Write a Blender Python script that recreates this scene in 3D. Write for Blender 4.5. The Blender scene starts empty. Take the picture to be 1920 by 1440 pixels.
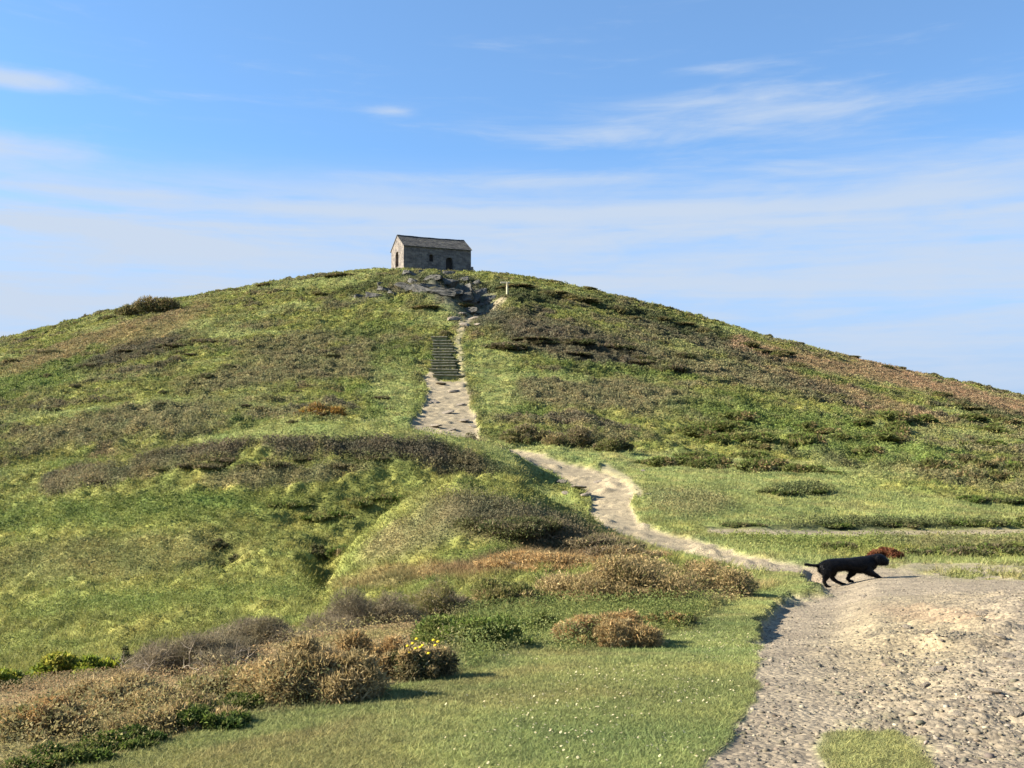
import bpy, bmesh, math, random
import numpy as np
from mathutils import Vector, Matrix
R = math.radians
scene = bpy.context.scene
COL = scene.collection

# ------------------------------------------------------------------ camera
F = 1738.0            # focal length in pixels of a 1920 wide frame
HOR = 770.0           # row of the eye-level horizon
cam = bpy.data.cameras.new("camera")
cam.sensor_width = 36.0
cam.lens = 36.0 * F / 1920.0
cam.shift_y = 50.0 / 1920.0
cam.clip_start = 0.1
cam.clip_end = 20000
camo = bpy.data.objects.new("camera", cam)
COL.objects.link(camo)
camo.rotation_euler = (R(90), 0, 0)
scene.camera = camo

# ------------------------------------------------------------------ light
SUN_EL = 29.0
SUN_AZ = 4.0          # degrees behind the exact left
sd = Vector((-math.cos(R(SUN_EL)) * math.cos(R(SUN_AZ)), -math.cos(R(SUN_EL)) * math.sin(R(SUN_AZ)), math.sin(R(SUN_EL))))
sun = bpy.data.lights.new("sun", 'SUN')
sun.energy = 5.0
sun.angle = R(0.5)
sun.color = (1.0, 0.90, 0.76)
suno = bpy.data.objects.new("sun", sun)
COL.objects.link(suno)
suno.rotation_euler = sd.to_track_quat('Z', 'Y').to_euler()
suno.location = (-60, 0, 60)

scene.view_settings.view_transform = 'Standard'
scene.view_settings.look = 'None'
scene.view_settings.gamma = 1
scene.view_settings.exposure = 1.9
scene.render.engine = 'CYCLES'
try:
    scene.cycles.max_bounces = 6
    scene.cycles.diffuse_bounces = 3
    scene.cycles.transmission_bounces = 3
except Exception:
    pass

# ------------------------------------------------------------------ node helpers
class NT:
    def __init__(s, tree):
        s.t = tree; s.n = tree.nodes; s.l = tree.links
    def new(s, kind, **kw):
        n = s.n.new(kind)
        for k, v in kw.items():
            setattr(n, k, v)
        return n
    def put(s, sock, v):
        if isinstance(v, bpy.types.NodeSocket):
            s.l.new(v, sock)
        else:
            sock.default_value = v
    def m(s, op, a, b=0.0, c=None, clamp=False):
        n = s.new('ShaderNodeMath', operation=op); n.use_clamp = clamp
        s.put(n.inputs[0], a); s.put(n.inputs[1], b)
        if c is not None: s.put(n.inputs[2], c)
        return n.outputs[0]
    def mix(s, f, a, b, mode='MIX'):
        n = s.new('ShaderNodeMix', data_type='RGBA', blend_type=mode)
        n.clamp_factor = True
        s.put(n.inputs['Factor'], f)
        for k, v in ((6, a), (7, b)):
            if isinstance(v, tuple) and len(v) == 3: v = v + (1,)
            s.put(n.inputs[k], v)
        return n.outputs[2]
    def ss(s, x, a, b):
        n = s.new('ShaderNodeMapRange', interpolation_type='SMOOTHSTEP')
        s.put(n.inputs[0], x); n.inputs[1].default_value = a; n.inputs[2].default_value = b
        return n.outputs[0]
    def noise(s, vec, scale, detail=4, rough=0.55, dist=0.0):
        n = s.new('ShaderNodeTexNoise')
        if vec is not None: s.l.new(vec, n.inputs['Vector'])
        n.inputs['Scale'].default_value = scale; n.inputs['Detail'].default_value = detail
        n.inputs['Roughness'].default_value = rough; n.inputs['Distortion'].default_value = dist
        return n.outputs[0]
    def comb(s, x, y, z=0.0):
        n = s.new('ShaderNodeCombineXYZ')
        s.put(n.inputs[0], x); s.put(n.inputs[1], y); s.put(n.inputs[2], z)
        return n.outputs[0]

# ------------------------------------------------------------------ sky
world = bpy.data.worlds.new("World")
scene.world = world
world.use_nodes = True
world.node_tree.nodes.clear()
w = NT(world.node_tree)
tc = w.new('ShaderNodeTexCoord')
sep = w.new('ShaderNodeSeparateXYZ'); w.l.new(tc.outputs['Generated'], sep.inputs[0])
dx, dy, dz = sep.outputs
sky = w.new('ShaderNodeTexSky', sky_type='NISHITA')
sky.sun_disc = False
sky.sun_elevation = R(SUN_EL)
sky.sun_rotation = R(-90 - SUN_AZ)
sky.altitude = 60
sky.air_density = 1.0
sky.dust_density = 0.35
sky.ozone_density = 2.2
az = w.m('ARCTAN2', dx, dy)
el = w.m('ARCSINE', dz)
# the clear sky deepens quickly above the horizon
zz = w.m('MULTIPLY_ADD', dz, 1.35, 0.11)
w.l.new(w.comb(dx, dy, zz), sky.inputs['Vector']) if 'Vector' in sky.inputs else None
blue = w.mix(1.0, sky.outputs[0], (0.55, 0.84, 0.99), 'MULTIPLY')
blue = w.mix(w.m('MULTIPLY', w.ss(w.m('MULTIPLY', el, -1.0), -0.20, -0.01), 0.85), blue, (1.12, 1.46, 2.15))
blue = w.mix(0.16, blue, (1.5, 1.8, 2.3))
# cirrus
v1 = w.comb(w.m('MULTIPLY', az, 1.6), w.m('MULTIPLY', el, 8.0), 3.1)
n1 = w.noise(v1, 2.1, 7, 0.6, 0.9)
v2 = w.comb(w.m('MULTIPLY', az, 3.0), w.m('MULTIPLY', el, 26.0), 7.7)
n2 = w.noise(v2, 2.3, 6, 0.62, 0.6)
nn = w.m('ADD', w.m('MULTIPLY', n1, 0.6), w.m('MULTIPLY', n2, 0.4))
def blob(a0, e0, ra, re, amp):
    a = w.m('MULTIPLY', w.m('SUBTRACT', az, a0), 1.0 / ra)
    e = w.m('MULTIPLY', w.m('SUBTRACT', el, e0), 1.0 / re)
    q = w.m('ADD', w.m('MULTIPLY', a, a), w.m('MULTIPLY', e, e))
    return w.m('MULTIPLY', w.m('EXPONENT', w.m('MULTIPLY', q, -1.0)), amp)
cover = None
for b in ((-0.54, 0.306, 0.15, 0.010, 0.42), (-0.56, 0.245, 0.14, 0.012, 0.40), (0.27, 0.305, 0.22, 0.022, 0.30),
          (0.22, 0.345, 0.06, 0.006, 0.22), (0.13, 0.283, 0.14, 0.010, 0.20), (-0.13, 0.310, 0.025, 0.006, 0.25),
          (-0.05, 0.208, 0.50, 0.009, 0.50), (-0.02, 0.243, 0.16, 0.014, 0.26), (0.45, 0.225, 0.28, 0.035, 0.27),
          (0.25, 0.165, 0.50, 0.035, 0.24), (-0.45, 0.150, 0.26, 0.035, 0.27), (0.42, 0.425, 0.06, 0.007, 0.2)):
    x = blob(*b)
    cover = x if cover is None else w.m('ADD', cover, x)
dens = w.ss(w.m('ADD', w.m('MULTIPLY', nn, 1.15), w.m('MULTIPLY', cover, 1.0)), 0.60, 1.08)
fade = w.ss(el, 0.0, 0.04)
dens = w.m('MULTIPLY', dens, 0.88)
v3 = w.comb(w.m('MULTIPLY', az, 1.1), w.m('MULTIPLY', el, 17.0), 1.3)
n3 = w.noise(v3, 1.9, 6, 0.58, 0.5)
v4 = w.comb(w.m('MULTIPLY', az, 7.0), w.m('MULTIPLY', el, 30.0), 4.3)
n4 = w.noise(v4, 2.0, 5, 0.6, 0.7)
low = w.ss(w.m('MULTIPLY', el, -1.0), -0.275, -0.19)
veil = w.m('MULTIPLY', low, w.m('ADD', w.m('MULTIPLY', w.ss(w.m('ADD', w.m('MULTIPLY', n3, 0.75), w.m('MULTIPLY', n4, 0.25)), 0.34, 0.64), 0.68), w.m('MULTIPLY_ADD', w.ss(w.m('MULTIPLY', az, -1.0), -0.5, 0.4), 0.16, 0.24)), clamp=True)
dens = w.m('SUBTRACT', 1.0, w.m('MULTIPLY', w.m('SUBTRACT', 1.0, dens), w.m('SUBTRACT', 1.0, veil)))
cloudy = w.mix(dens, blue, (1.80, 2.12, 2.60))
bg = w.new('ShaderNodeBackground')
w.l.new(cloudy, bg.inputs[0]); bg.inputs[1].default_value = 0.09
out = w.new('ShaderNodeOutputWorld'); w.l.new(bg.outputs[0], out.inputs[0])

# ------------------------------------------------------------------ noise
def _hash(ix, iy, seed):
    h = (ix.astype(np.int64) * 374761393 + iy.astype(np.int64) * 668265263 + seed * 1442695041) & 0xFFFFFFFF
    h = ((h ^ (h >> 13)) * 1274126177) & 0xFFFFFFFF
    return (h ^ (h >> 16)) & 0xFFFFFFFF
def gn(x, y, seed=0):
    ix = np.floor(x); iy = np.floor(y); fx = x - ix; fy = y - iy
    u = fx * fx * fx * (fx * (fx * 6 - 15) + 10); v = fy * fy * fy * (fy * (fy * 6 - 15) + 10)
    def g(ax, ay, px, py):
        a = _hash(ax, ay, seed) * (2 * np.pi / 4294967296.0)
        return np.cos(a) * px + np.sin(a) * py
    a = g(ix, iy, fx, fy); b = g(ix + 1, iy, fx - 1, fy); c = g(ix, iy + 1, fx, fy - 1); d = g(ix + 1, iy + 1, fx - 1, fy - 1)
    return 1.5 * ((a * (1 - u) + b * u) * (1 - v) + (c * (1 - u) + d * u) * v)
def fbm(x, y, oct=4, seed=0, gain=0.5):
    s = 0; a = 1.0; t = 0
    for k in range(oct):
        s = s + a * gn(x * 2 ** k + 17.3 * k, y * 2 ** k - 9.1 * k, seed + k * 31); t += a; a *= gain
    return s / t
def sstep(x, a, b):
    t = np.clip((x - a) / (b - a), 0, 1); return t * t * (3 - 2 * t)

def pchip(xk, yk, x):
    """monotone cubic through (xk, yk[k, ...]) at the 1-D array x -> [len(x), ...]"""
    xk = np.asarray(xk, float); yk = np.asarray(yk, float)
    if yk.ndim == 1: yk = yk[:, None]
    h = np.diff(xk)[:, None]; d = np.diff(yk, axis=0) / h
    m = np.zeros_like(yk)
    w1 = 2 * h[1:] + h[:-1]; w2 = h[1:] + 2 * h[:-1]
    same = d[1:] * d[:-1] > 0
    with np.errstate(divide='ignore', invalid='ignore'):
        mm = (w1 + w2) / (w1 / d[:-1] + w2 / d[1:])
    m[1:-1] = np.where(same, mm, 0)
    m[0] = d[0]; m[-1] = d[-1]
    i = np.clip(np.searchsorted(xk, x) - 1, 0, len(xk) - 2)
    hh = h[i]; t = ((x - xk[i])[:, None]) / hh
    return ((2 * t**3 - 3 * t**2 + 1) * yk[i] + (t**3 - 2 * t**2 + t) * hh * m[i] + (-2 * t**3 + 3 * t**2) * yk[i + 1] + (t**3 - t**2) * hh * m[i + 1])

# ------------------------------------------------------------------ terrain
PXK = [-900, -200, 0, 200, 400, 600, 750, 870, 960, 1010, 1060, 1100, 1200, 1300, 1430, 1550, 1700, 1800, 1920, 2200, 2800]
ROWS = {
 4.15: [1490,1475,1465,1455,1447,1442,1440,1440,1440,1440,1440,1440,1440,1440,1440,1440,1438,1436,1434,1430,1430],
 6.0:  [1345,1335,1325,1315,1302,1294,1291,1291,1291,1291,1291,1291,1291,1291,1291,1291,1284,1278,1268,1262,1262],
 8.0:  [1310,1300,1290,1275,1250,1230,1223,1222,1222,1222,1222,1222,1222,1222,1222,1222,1212,1202,1190,1185,1185],
 11.0: [1310,1300,1290,1270,1232,1198,1182,1173,1168,1166,1165,1165,1165,1165,1165,1165,1152,1138,1120,1118,1118],
 14.0: [1310,1300,1290,1270,1232,1192,1170,1152,1142,1138,1136,1135,1132,1132,1132,1130,1123,1117,1114,1110,1110],
 18.4: [1280,1270,1260,1240,1215,1182,1160,1136,1122,1116,1111,1108,1102,1100,1100,1097,1091,1091,1090,1088,1088],
 24.0: [1215,1200,1190,1175,1152,1125,1105,1085,1073,1069,1065,1062,1056,1053,1052,1057,1060,1062,1063,1064,1064],
 31.0: [1120,1110,1100,1085,1072,1052,958,922,930,945,968,985,1006,1015,1018,1022,1025,1025,1024,1024,1024],
 38.0: [1015,1010,1005,996,990,1000,1000,986,975,968,965,963,963,965,972,988,997,999,1000,1000,1000],
 43.0: [955,950,948,930,908,905,915,918,918,925,935,932,925,924,930,942,950,955,962,966,966],
 48.0: [920,915,905,868,822,808,815,829,846,888,899,897,892,893,898,905,915,920,930,936,936],
 55.0: [880,870,866,856,842,834,838,842,848,852,856,860,868,873,880,885,892,896,901,906,910],
 62.0: [850,840,832,815,808,804,810,822,828,831,835,838,846,853,862,868,876,881,886,892,900],
 78.0: [800,790,782,768,760,758,762,768,771,773,775,777,784,793,806,816,830,838,848,862,880],
 92.0: [760,748,738,726,716,712,713,716,720,722,725,728,736,746,762,776,797,808,822,846,875],
 112.0:[725,702,688,668,652,645,646,648,652,656,660,664,677,690,712,730,759,774,795,832,880],
 132.0:[710,676,655,625,600,588,585,588,594,599,605,611,627,645,673,697,731,748,772,820,890],
 155.0:[715,668,638,590,556,535,527,530,537,543,551,559,580,606,640,668,704,725,750,806,890],
 172.0:[720,665,635,585,549,515,502,504,515,523,532,541,564,589,628,657,693,714,740,802,890],
}
NU, NY = 860, 1300
US = np.linspace(-900, 2800, NU)
YKS = sorted(ROWS)
z_rows = []
for Y in YKS:
    py = pchip(PXK, np.array(ROWS[Y], float), US)[:, 0]
    z_rows.append(-(py - HOR) / F * Y)
z0 = np.full(NU, -1.45)
z172 = z_rows[-1]
YK2 = [0.9, 2.2] + YKS + [186, 204, 260, 420]
ZK = [z0, z0 * 0.5 + z_rows[0] * 0.5 + 0.02] + z_rows + [z172 - 0.4, z172 - 5, np.minimum(z172 - 26, -10), np.full(NU, -62.0)]
# row spacing: dense where the slope faces the eye
def row_depths():
    a = np.exp(np.linspace(math.log(0.9), math.log(40), 560, endpoint=False))
    b = np.exp(np.linspace(math.log(40), math.log(190), 660, endpoint=False))
    c = np.exp(np.linspace(math.log(190), math.log(420), 80))
    return np.concatenate([a, b, c])
YS = row_depths()
ZB = pchip(np.log(YK2), np.array(ZK), np.log(YS))
for _ in range(3):      # soften the control lines
    ZB[:, 1:-1] = 0.25 * ZB[:, :-2] + 0.5 * ZB[:, 1:-1] + 0.25 * ZB[:, 2:]
for _ in range(10):
    k = (YS[1:-1] < 30)[:, None] | (YS[1:-1] > 52)[:, None]
    ZB[1:-1] = np.where(k, 0.25 * ZB[:-2] + 0.5 * ZB[1:-1] + 0.25 * ZB[2:], ZB[1:-1])
U2, Y2 = np.meshgrid(US, YS)
X2 = (U2 - 960) / F * Y2
# local landforms: outcrop nose below the chapel and the gully beside it
def bump(px, Y, rx, ry, a):
    return a * np.exp(-((U2 - px) / rx) ** 2 - ((Y2 - Y) / ry) ** 2)
ZB += bump(812, 150, 36, 6.5, 3.0) + bump(735, 146, 45, 5, 0.9) - bump(902, 145, 34, 9, 3.0) + bump(965, 141, 40, 9, 0.9) - bump(880, 134, 24, 6, 0.8)
ZB += bump(1050, 121, 110, 9, 1.3) - bump(1230, 150, 120, 7, 0.9) - bump(1150, 103, 130, 5, 0.8)
ZB += bump(960, 59, 60, 3, -0.2)
ZB += bump(850, 29.5, 105, 4.0, 0.55) + bump(960, 30, 60, 3.5, 0.35) - bump(605, 31, 34, 5, 0.9) - bump(660, 36, 60, 4, 0.5) - bump(415, 34, 30, 2.5, 0.6)
ZB += bump(640, 47, 250, 2.6, 0.45) - bump(420, 54, 260, 3.5, 0.55) - bump(820, 168, 75, 9, 0.75) - bump(600, 41, 300, 2.5, 0.4)
PY2 = HOR - ZB * F / Y2

# ---- cover masks, laid out over the ground
nj1 = fbm(X2 * 0.35, Y2 * 0.22, 4, 5); nj2 = fbm(X2 * 0.35 + 40, Y2 * 0.22, 4, 9)
nf1 = fbm(X2 * 2.2, Y2 * 1.6, 3, 15); nf2 = fbm(X2 * 2.2 + 7, Y2 * 1.6 + 3, 3, 19)
def warp(a, b, fine):
    return U2 + a * nj1 + fine * nf1, PY2 + b * nj2 + fine * 0.5 * nf2
def poly_mask(pts, soft=8, wa=0, wb=0, fine=0, ylo=0, yhi=1e9):
    uu, vv = warp(wa, wb, fine)
    P = np.array(pts, float)
    inside = np.zeros(uu.shape, bool); dist = np.full(uu.shape, 1e9)
    lo = P.min(0) - 60 - abs(wa); hi = P.max(0) + 60 + abs(wa)
    sel = (uu > lo[0]) & (uu < hi[0]) & (vv > lo[1]) & (vv < hi[1]) & (Y2 > ylo) & (Y2 < yhi)
    u = uu[sel]; v = vv[sel]; ins = np.zeros(u.shape, bool); ds = np.full(u.shape, 1e9)
    for (x1, y1), (x2, y2) in zip(P, np.roll(P, -1, 0)):
        c = ((y1 > v) != (y2 > v)) & (u < (x2 - x1) * (v - y1) / (y2 - y1 + 1e-12) + x1)
        ins ^= c
        t = np.clip(((u - x1) * (x2 - x1) + (v - y1) * (y2 - y1)) / ((x2 - x1) ** 2 + (y2 - y1) ** 2 + 1e-9), 0, 1)
        ds = np.minimum(ds, np.hypot(u - x1 - t * (x2 - x1), v - y1 - t * (y2 - y1)))
    s = np.where(ins, ds, -ds)
    out = np.zeros(uu.shape); out[sel] = sstep(s, -soft * 0.5, soft * 0.5)
    return out
def ell(px, py, rx, ry, ang=0, soft=0.35, wa=30, wb=14, ylo=0, yhi=1e9, fine=6):
    uu, vv = warp(wa, wb, fine)
    c, s = math.cos(R(ang)), math.sin(R(ang))
    a = ((uu - px) * c + (vv - py) * s) / rx; b = (-(uu - px) * s + (vv - py) * c) / ry
    return (1 - sstep(np.hypot(a, b), 1 - soft, 1 + soft)) * ((Y2 > ylo) & (Y2 < yhi))
def line_mask(pts, hw, wa=0, wb=0, ylo=0, yhi=1e9, fine=0):
    uu, vv = warp(wa, wb, fine)
    sel = (Y2 > ylo) & (Y2 < yhi)
    u = uu[sel]; v = vv[sel]; ds = np.full(u.shape, 1e9)
    for (x1, y1), (x2, y2) in zip(pts[:-1], pts[1:]):
        t = np.clip(((u - x1) * (x2 - x1) + (v - y1) * (y2 - y1)) / ((x2 - x1) ** 2 + (y2 - y1) ** 2), 0, 1)
        ds = np.minimum(ds, np.hypot(u - x1 - t * (x2 - x1), v - y1 - t * (y2 - y1)))
    out = np.zeros(uu.shape); out[sel] = 1 - sstep(ds, hw * 0.5, hw * 1.5)
    return out

PATH_LOW = [(1530,1078),(1400,1066),(1330,1047),(1250,1030),(1160,1000),(1106,972),(1110,940),(1085,912),(1030,885),(1000,872),(960,850),(935,834),(1000,848),(1060,864),(1130,880),(1180,905),(1195,925),(1180,945),(1195,972),(1260,998),(1340,1020),(1420,1040),(1500,1055),(1560,1062)]
PATH_UP = [(768,800),(790,770),(800,735),(796,705),(806,688),(828,713),(872,713),(878,745),(888,775),(897,800),(905,834),(860,832),(800,818)]
PATH_FORE = [(1270,1480),(1370,1385),(1425,1310),(1414,1200),(1428,1150),(1470,1120),(1545,1100),(1500,1078),(1530,1060),(1700,1058),(1800,1057),(1925,1060),(2300,1065),(2900,1070),(2900,1700),(1100,1700)]
TURF_PATCH = [(1480,1500),(1530,1420),(1570,1370),(1625,1345),(1690,1352),(1760,1405),(1800,1500)]
p_low = poly_mask(PATH_LOW, 5, 8, 4, 4, 20, 66)
p_up = poly_mask(PATH_UP, 5, 12, 4, 3, 55, 105)
p_fore = poly_mask(PATH_FORE, 17, 14, 7, 30, 0, 25)
turf_patch = poly_mask(TURF_PATCH, 70, 50, 26, 34, 0, 8)
turf_patch = turf_patch * sstep(nf1 + 0.7 * nj2 + 0.9 * turf_patch, 0.15, 0.75)
p_fore = p_fore * (1 - turf_patch)
p_top = line_mask([(868,712),(862,670),(858,640),(868,605),(895,590),(925,572),(944,560)], 7, 8, 3, 85, 150, 3) * sstep(nf1 + 0.35, -0.1, 0.3)
trk = line_mask([(1330,994),(1450,997),(1600,998),(1750,998),(1930,995),(2300,990)], 4.2, 5, 1.0, 30, 45)
trk_wide = line_mask([(1330,994),(1450,997),(1600,998),(1750,998),(1930,995),(2300,990)], 9, 5, 1.0, 30, 39.5)
trk2 = line_mask([(1570,1004),(1610,1003),(1665,997)], 3, 5, 1.0, 30, 45) * 0.7
trk_b = line_mask([(1200,925),(1165,895),(1135,880)], 9, 5, 2, 40, 60) * 0.7
p_steps = poly_mask([(806,714),(870,714),(846,636),(812,636)], 10, 0, 0, 0, 75, 125)
dry_verge = ell(1850, 1076, 130, 12, 2, .6, 20, 6, 12, 26, 8) * 0.8
p_fore = p_fore * (1 - dry_verge * sstep(nf2 + nj1, -0.2, 0.25))
PATHW = np.clip(np.maximum.reduce([p_low, p_up, p_fore, p_top * 0.66, trk, trk2, trk_b]), 0, 1)

# ---- cover classes: colour (real albedo), roughness of the growth
TURF, TUSS, HEATH, HEATHER, BRACK, GORSE, GREEN, ROCK = range(8)
ALB = np.array([[0.200, 0.230, 0.084], [0.176, 0.190, 0.057], [0.182, 0.168, 0.092], [0.118, 0.106, 0.074], [0.250, 0.176, 0.108], [0.066, 0.082, 0.038], [0.120, 0.164, 0.043], [0.080, 0.082, 0.066]])
W = np.zeros((8,) + U2.shape)
b1 = fbm(X2 * 0.085, Y2 * 0.10, 5, 51); b2 = fbm(X2 * 0.11 + 5, Y2 * 0.13, 5, 77); b3 = fbm(X2 * 0.30, Y2 * 0.34, 4, 91)
W[TUSS] = 1.0
def lay(t, mk):
    global W
    mk = np.clip(mk, 0, 1)
    W *= (1 - mk); W[t] += mk
hill = sstep(Y2, 42, 56)
lay(HEATH, hill * sstep(b1 + 0.35 * b3, -0.02, 0.26) * 0.85)
lay(GREEN, hill * sstep(b2 + 0.3 * b3, 0.14, 0.34) * 0.75)
lay(HEATHER, hill * sstep(-b2 + 0.5 * b3, 0.20, 0.40) * 0.75)
lay(BRACK, hill * sstep(-b1 + 0.5 * b3, 0.34, 0.50) * 0.45)
lay(TURF, hill * sstep(fbm(X2 * 0.055 + 9, Y2 * 0.085 + 4, 4, 517) + 0.25 * b3, 0.08, 0.24) * 0.8)
# named patches
P = lambda t, k, m: lay(t, m * k)
P(GREEN, .8, ell(90, 690, 130, 40, -22, ylo=60)); P(BRACK, .6, ell(130, 650, 150, 17, -20, ylo=60)); P(BRACK, .5, ell(300, 610, 110, 22, -25, ylo=60))
P(HEATHER, .9, ell(260, 655, 110, 17, -14, ylo=60)); P(TUSS, .8, ell(330, 720, 130, 26, -15, ylo=60)); P(HEATH, .8, ell(480, 700, 150, 24, -12, ylo=60))
P(HEATH, .85, ell(230, 800, 220, 26, -10, ylo=52)); P(HEATH, .8, ell(560, 640, 120, 22, -12, ylo=60)); P(HEATH, .75, ell(650, 690, 110, 20, -8, ylo=60))
P(TUSS, .8, ell(640, 590, 100, 18, -10, ylo=60)); P(GREEN, .9, ell(740, 760, 60, 40, -5, ylo=60)); P(GREEN, .8, ell(740, 670, 50, 35, 0, ylo=60))
P(GREEN, .8, ell(720, 800, 120, 12, 0, ylo=50)); P(TUSS, .9, ell(480, 805, 100, 8, -8, ylo=48))
P(HEATH, .9, ell(1120, 740, 200, 34, 4, ylo=60)); P(HEATHER, .9, ell(1080, 640, 170, 34, 12, ylo=60)); P(HEATHER, .6, ell(960, 590, 70, 18, 10, ylo=60))
P(TUSS, .9, ell(920, 690, 50, 50, 0, ylo=60)); P(GREEN, .9, ell(1010, 700, 120, 8, 4, ylo=60)); P(GREEN, .8, ell(960, 775, 70, 12, 0, ylo=60))
P(GREEN, .85, ell(1450, 790, 190, 26, 8, ylo=55)); P(GREEN, .8, ell(1640, 850, 180, 26, 6, ylo=52)); P(BRACK, .7, ell(1600, 740, 190, 14, 17, ylo=60))
P(BRACK, .9, ell(1750, 715, 190, 12, 17, ylo=60)); P(HEATHER, .8, ell(1330, 640, 170, 15, 15, ylo=60)); P(HEATHER, .7, ell(1500, 720, 120, 14, 15, ylo=60))
P(GORSE, .85, ell(1250, 600, 160, 12, 16, ylo=60)); P(HEATH, .8, ell(1340, 690, 150, 22, 14, ylo=60)); P(GORSE, .8, ell(1840, 765, 100, 15, 18, ylo=60))
P(GREEN, .7, ell(1150, 690, 150, 10, 6, ylo=60)); P(GREEN, .6, ell(700, 612, 80, 14, -6, ylo=60))
P(ROCK, .95, ell(835, 538, 75, 24, 8, .5, 25, 12, 120, 165, 10)); P(ROCK, .9, ell(880, 560, 55, 34, 20, .5, 25, 12, 120, 165, 10)); P(ROCK, .5, ell(885, 595, 30, 12, 0, .6, 25, 12, 110, 140, 10)); P(ROCK, .5, ell(690, 555, 60, 9, -12, .6, 25, 12, 120, 165, 10))
P(BRACK, .85, line_mask([(1380,640),(1500,672),(1650,702),(1800,735),(1930,765),(2100,810)], 13, 18, 7, 110, 180, 6)); P(HEATH, .4, hill * sstep(nj1, .05, .4))
P(TURF, .85, ell(742, 735, 46, 62, -6, .5, 30, 20, 60)); P(TURF, .8, ell(930, 745, 42, 40, 10, .5, 30, 20, 60)); P(TURF, .8, ell(1000, 706, 120, 9, 4, ylo=60)); P(TURF, .7, ell(920, 680, 46, 40, 0, ylo=70)); P(TURF, .75, ell(640, 800, 210, 9, -3, ylo=52)); P(GORSE, .75, ell(975, 548, 80, 13, 10, ylo=120)); P(GORSE, .6, ell(830, 522, 70, 7, 4, ylo=140)); P(GORSE, .6, ell(690, 535, 60, 9, -14, ylo=130))
# near shoulder and terrace on the right
P(TURF, .95, ell(1330, 880, 330, 30, 4, ylo=42, yhi=62)); P(TURF, .9, poly_mask([(1100,850),(1400,895),(1950,945),(2400,960),(2400,1010),(1500,1010),(1180,970),(1210,920)], 14, 14, 6, 4, 32, 58))
P(HEATH, .55, ell(1290, 945, 80, 26, 0, ylo=36, yhi=50)); P(GORSE, .8, ell(1620, 988, 270, 5, 0, wa=20, wb=5, ylo=34, yhi=46)); P(GORSE, .8, ell(1500, 922, 60, 6, 0, wa=10, wb=4, ylo=38, yhi=54))
P(GREEN, .6, ell(1450, 1022, 260, 16, 0, ylo=22, yhi=38)); P(HEATHER, .5, ell(1800, 1022, 160, 12, 0, ylo=22, yhi=38)); P(TURF, .9, ell(1700, 1052, 330, 7, 0, wa=10, wb=4, ylo=20, yhi=30))
# knolls on the left
crest_turf = line_mask([(380,822),(600,806),(750,813),(870,829),(960,845),(1005,880)], 13, 12, 3, 44, 56, 2)
P(GREEN, .7, ell(650, 815, 260, 9, 0, wa=20, wb=5, ylo=40, yhi=54)); P(HEATHER, .95, line_mask([(90,910),(250,880),(400,848),(560,838),(720,842),(850,856)], 17, 22, 10, 38, 52, 8) * sstep(b3 + 0.4 * nj1, -0.30, -0.02)); P(HEATH, .8, ell(240, 888, 170, 14, -10, ylo=38, yhi=52))
P(HEATH, .85, ell(540, 892, 170, 16, -6, ylo=36, yhi=48)); P(HEATHER, .8, ell(860, 870, 120, 18, 10, ylo=38, yhi=50)); P(TURF, .9, ell(1020, 935, 90, 14, 20, wa=10, wb=4, ylo=33, yhi=48))
P(HEATHER, .85, ell(960, 985, 170, 38, 12, ylo=22, yhi=36)); P(HEATH, .75, ell(780, 1000, 110, 34, -25, ylo=22, yhi=36)); P(BRACK, .75, ell(1040, 1045, 230, 24, -8, ylo=16, yhi=33))
P(BRACK, .5, ell(760, 1075, 150, 16, -10, ylo=14, yhi=33)); P(GREEN, .6, ell(900, 1035, 90, 12, -10, ylo=20, yhi=33))
P(GREEN, .75, ell(240, 960, 330, 26, -4, ylo=33, yhi=48)); P(GREEN, .6, ell(300, 1130, 300, 24, -4, ylo=18, yhi=40)); P(HEATH, .35, ell(200, 1050, 260, 40, -4, ylo=20, yhi=40))
P(TURF, .85, line_mask([(1560,1070),(1430,1052),(1330,1030),(1250,1012),(1150,975)], 30, 12, 5, 18, 42, 4)); P(TURF, .8, line_mask([(1150,960),(1150,900),(1050,865),(960,840)], 50, 14, 6, 34, 62, 4))
P(TURF, .75, crest_turf)
# close turf and the scrub band
EDGE = [(-900,1560),(0,1500),(130,1436),(300,1392),(450,1338),(600,1322),(700,1292),(860,1262),(1000,1212),(1060,1222),(1290,1180),(1360,1130),(1440,1105),(1500,1078),(1560,1100),(1560,1700),(-900,1700)]
fore_turf = poly_mask(EDGE, 14, 10, 5, 10, 0, 22)
P(TURF, 1, np.maximum(fore_turf, turf_patch))
scrub = sstep(Y2, 3, 4) * (1 - sstep(Y2, 13, 17)) * (1 - fore_turf) * (1 - p_fore) * (U2 < 1480)
P(BRACK, .8, scrub); P(HEATH, .5, scrub * sstep(b3, 0, .3)); P(GREEN, .35, scrub * sstep(-b3, 0.1, .3))
P(GREEN, .85, scrub * sstep(U2, 800, 900)); P(TURF, .8, ell(1450, 1085, 150, 18, -12, ylo=10, yhi=26)); P(BRACK, .5, ell(1370, 1118, 90, 8, -14, ylo=8, yhi=20)); P(TURF, .7, ell(1000, 1215, 90, 14, -14, ylo=6, yhi=14))

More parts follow.
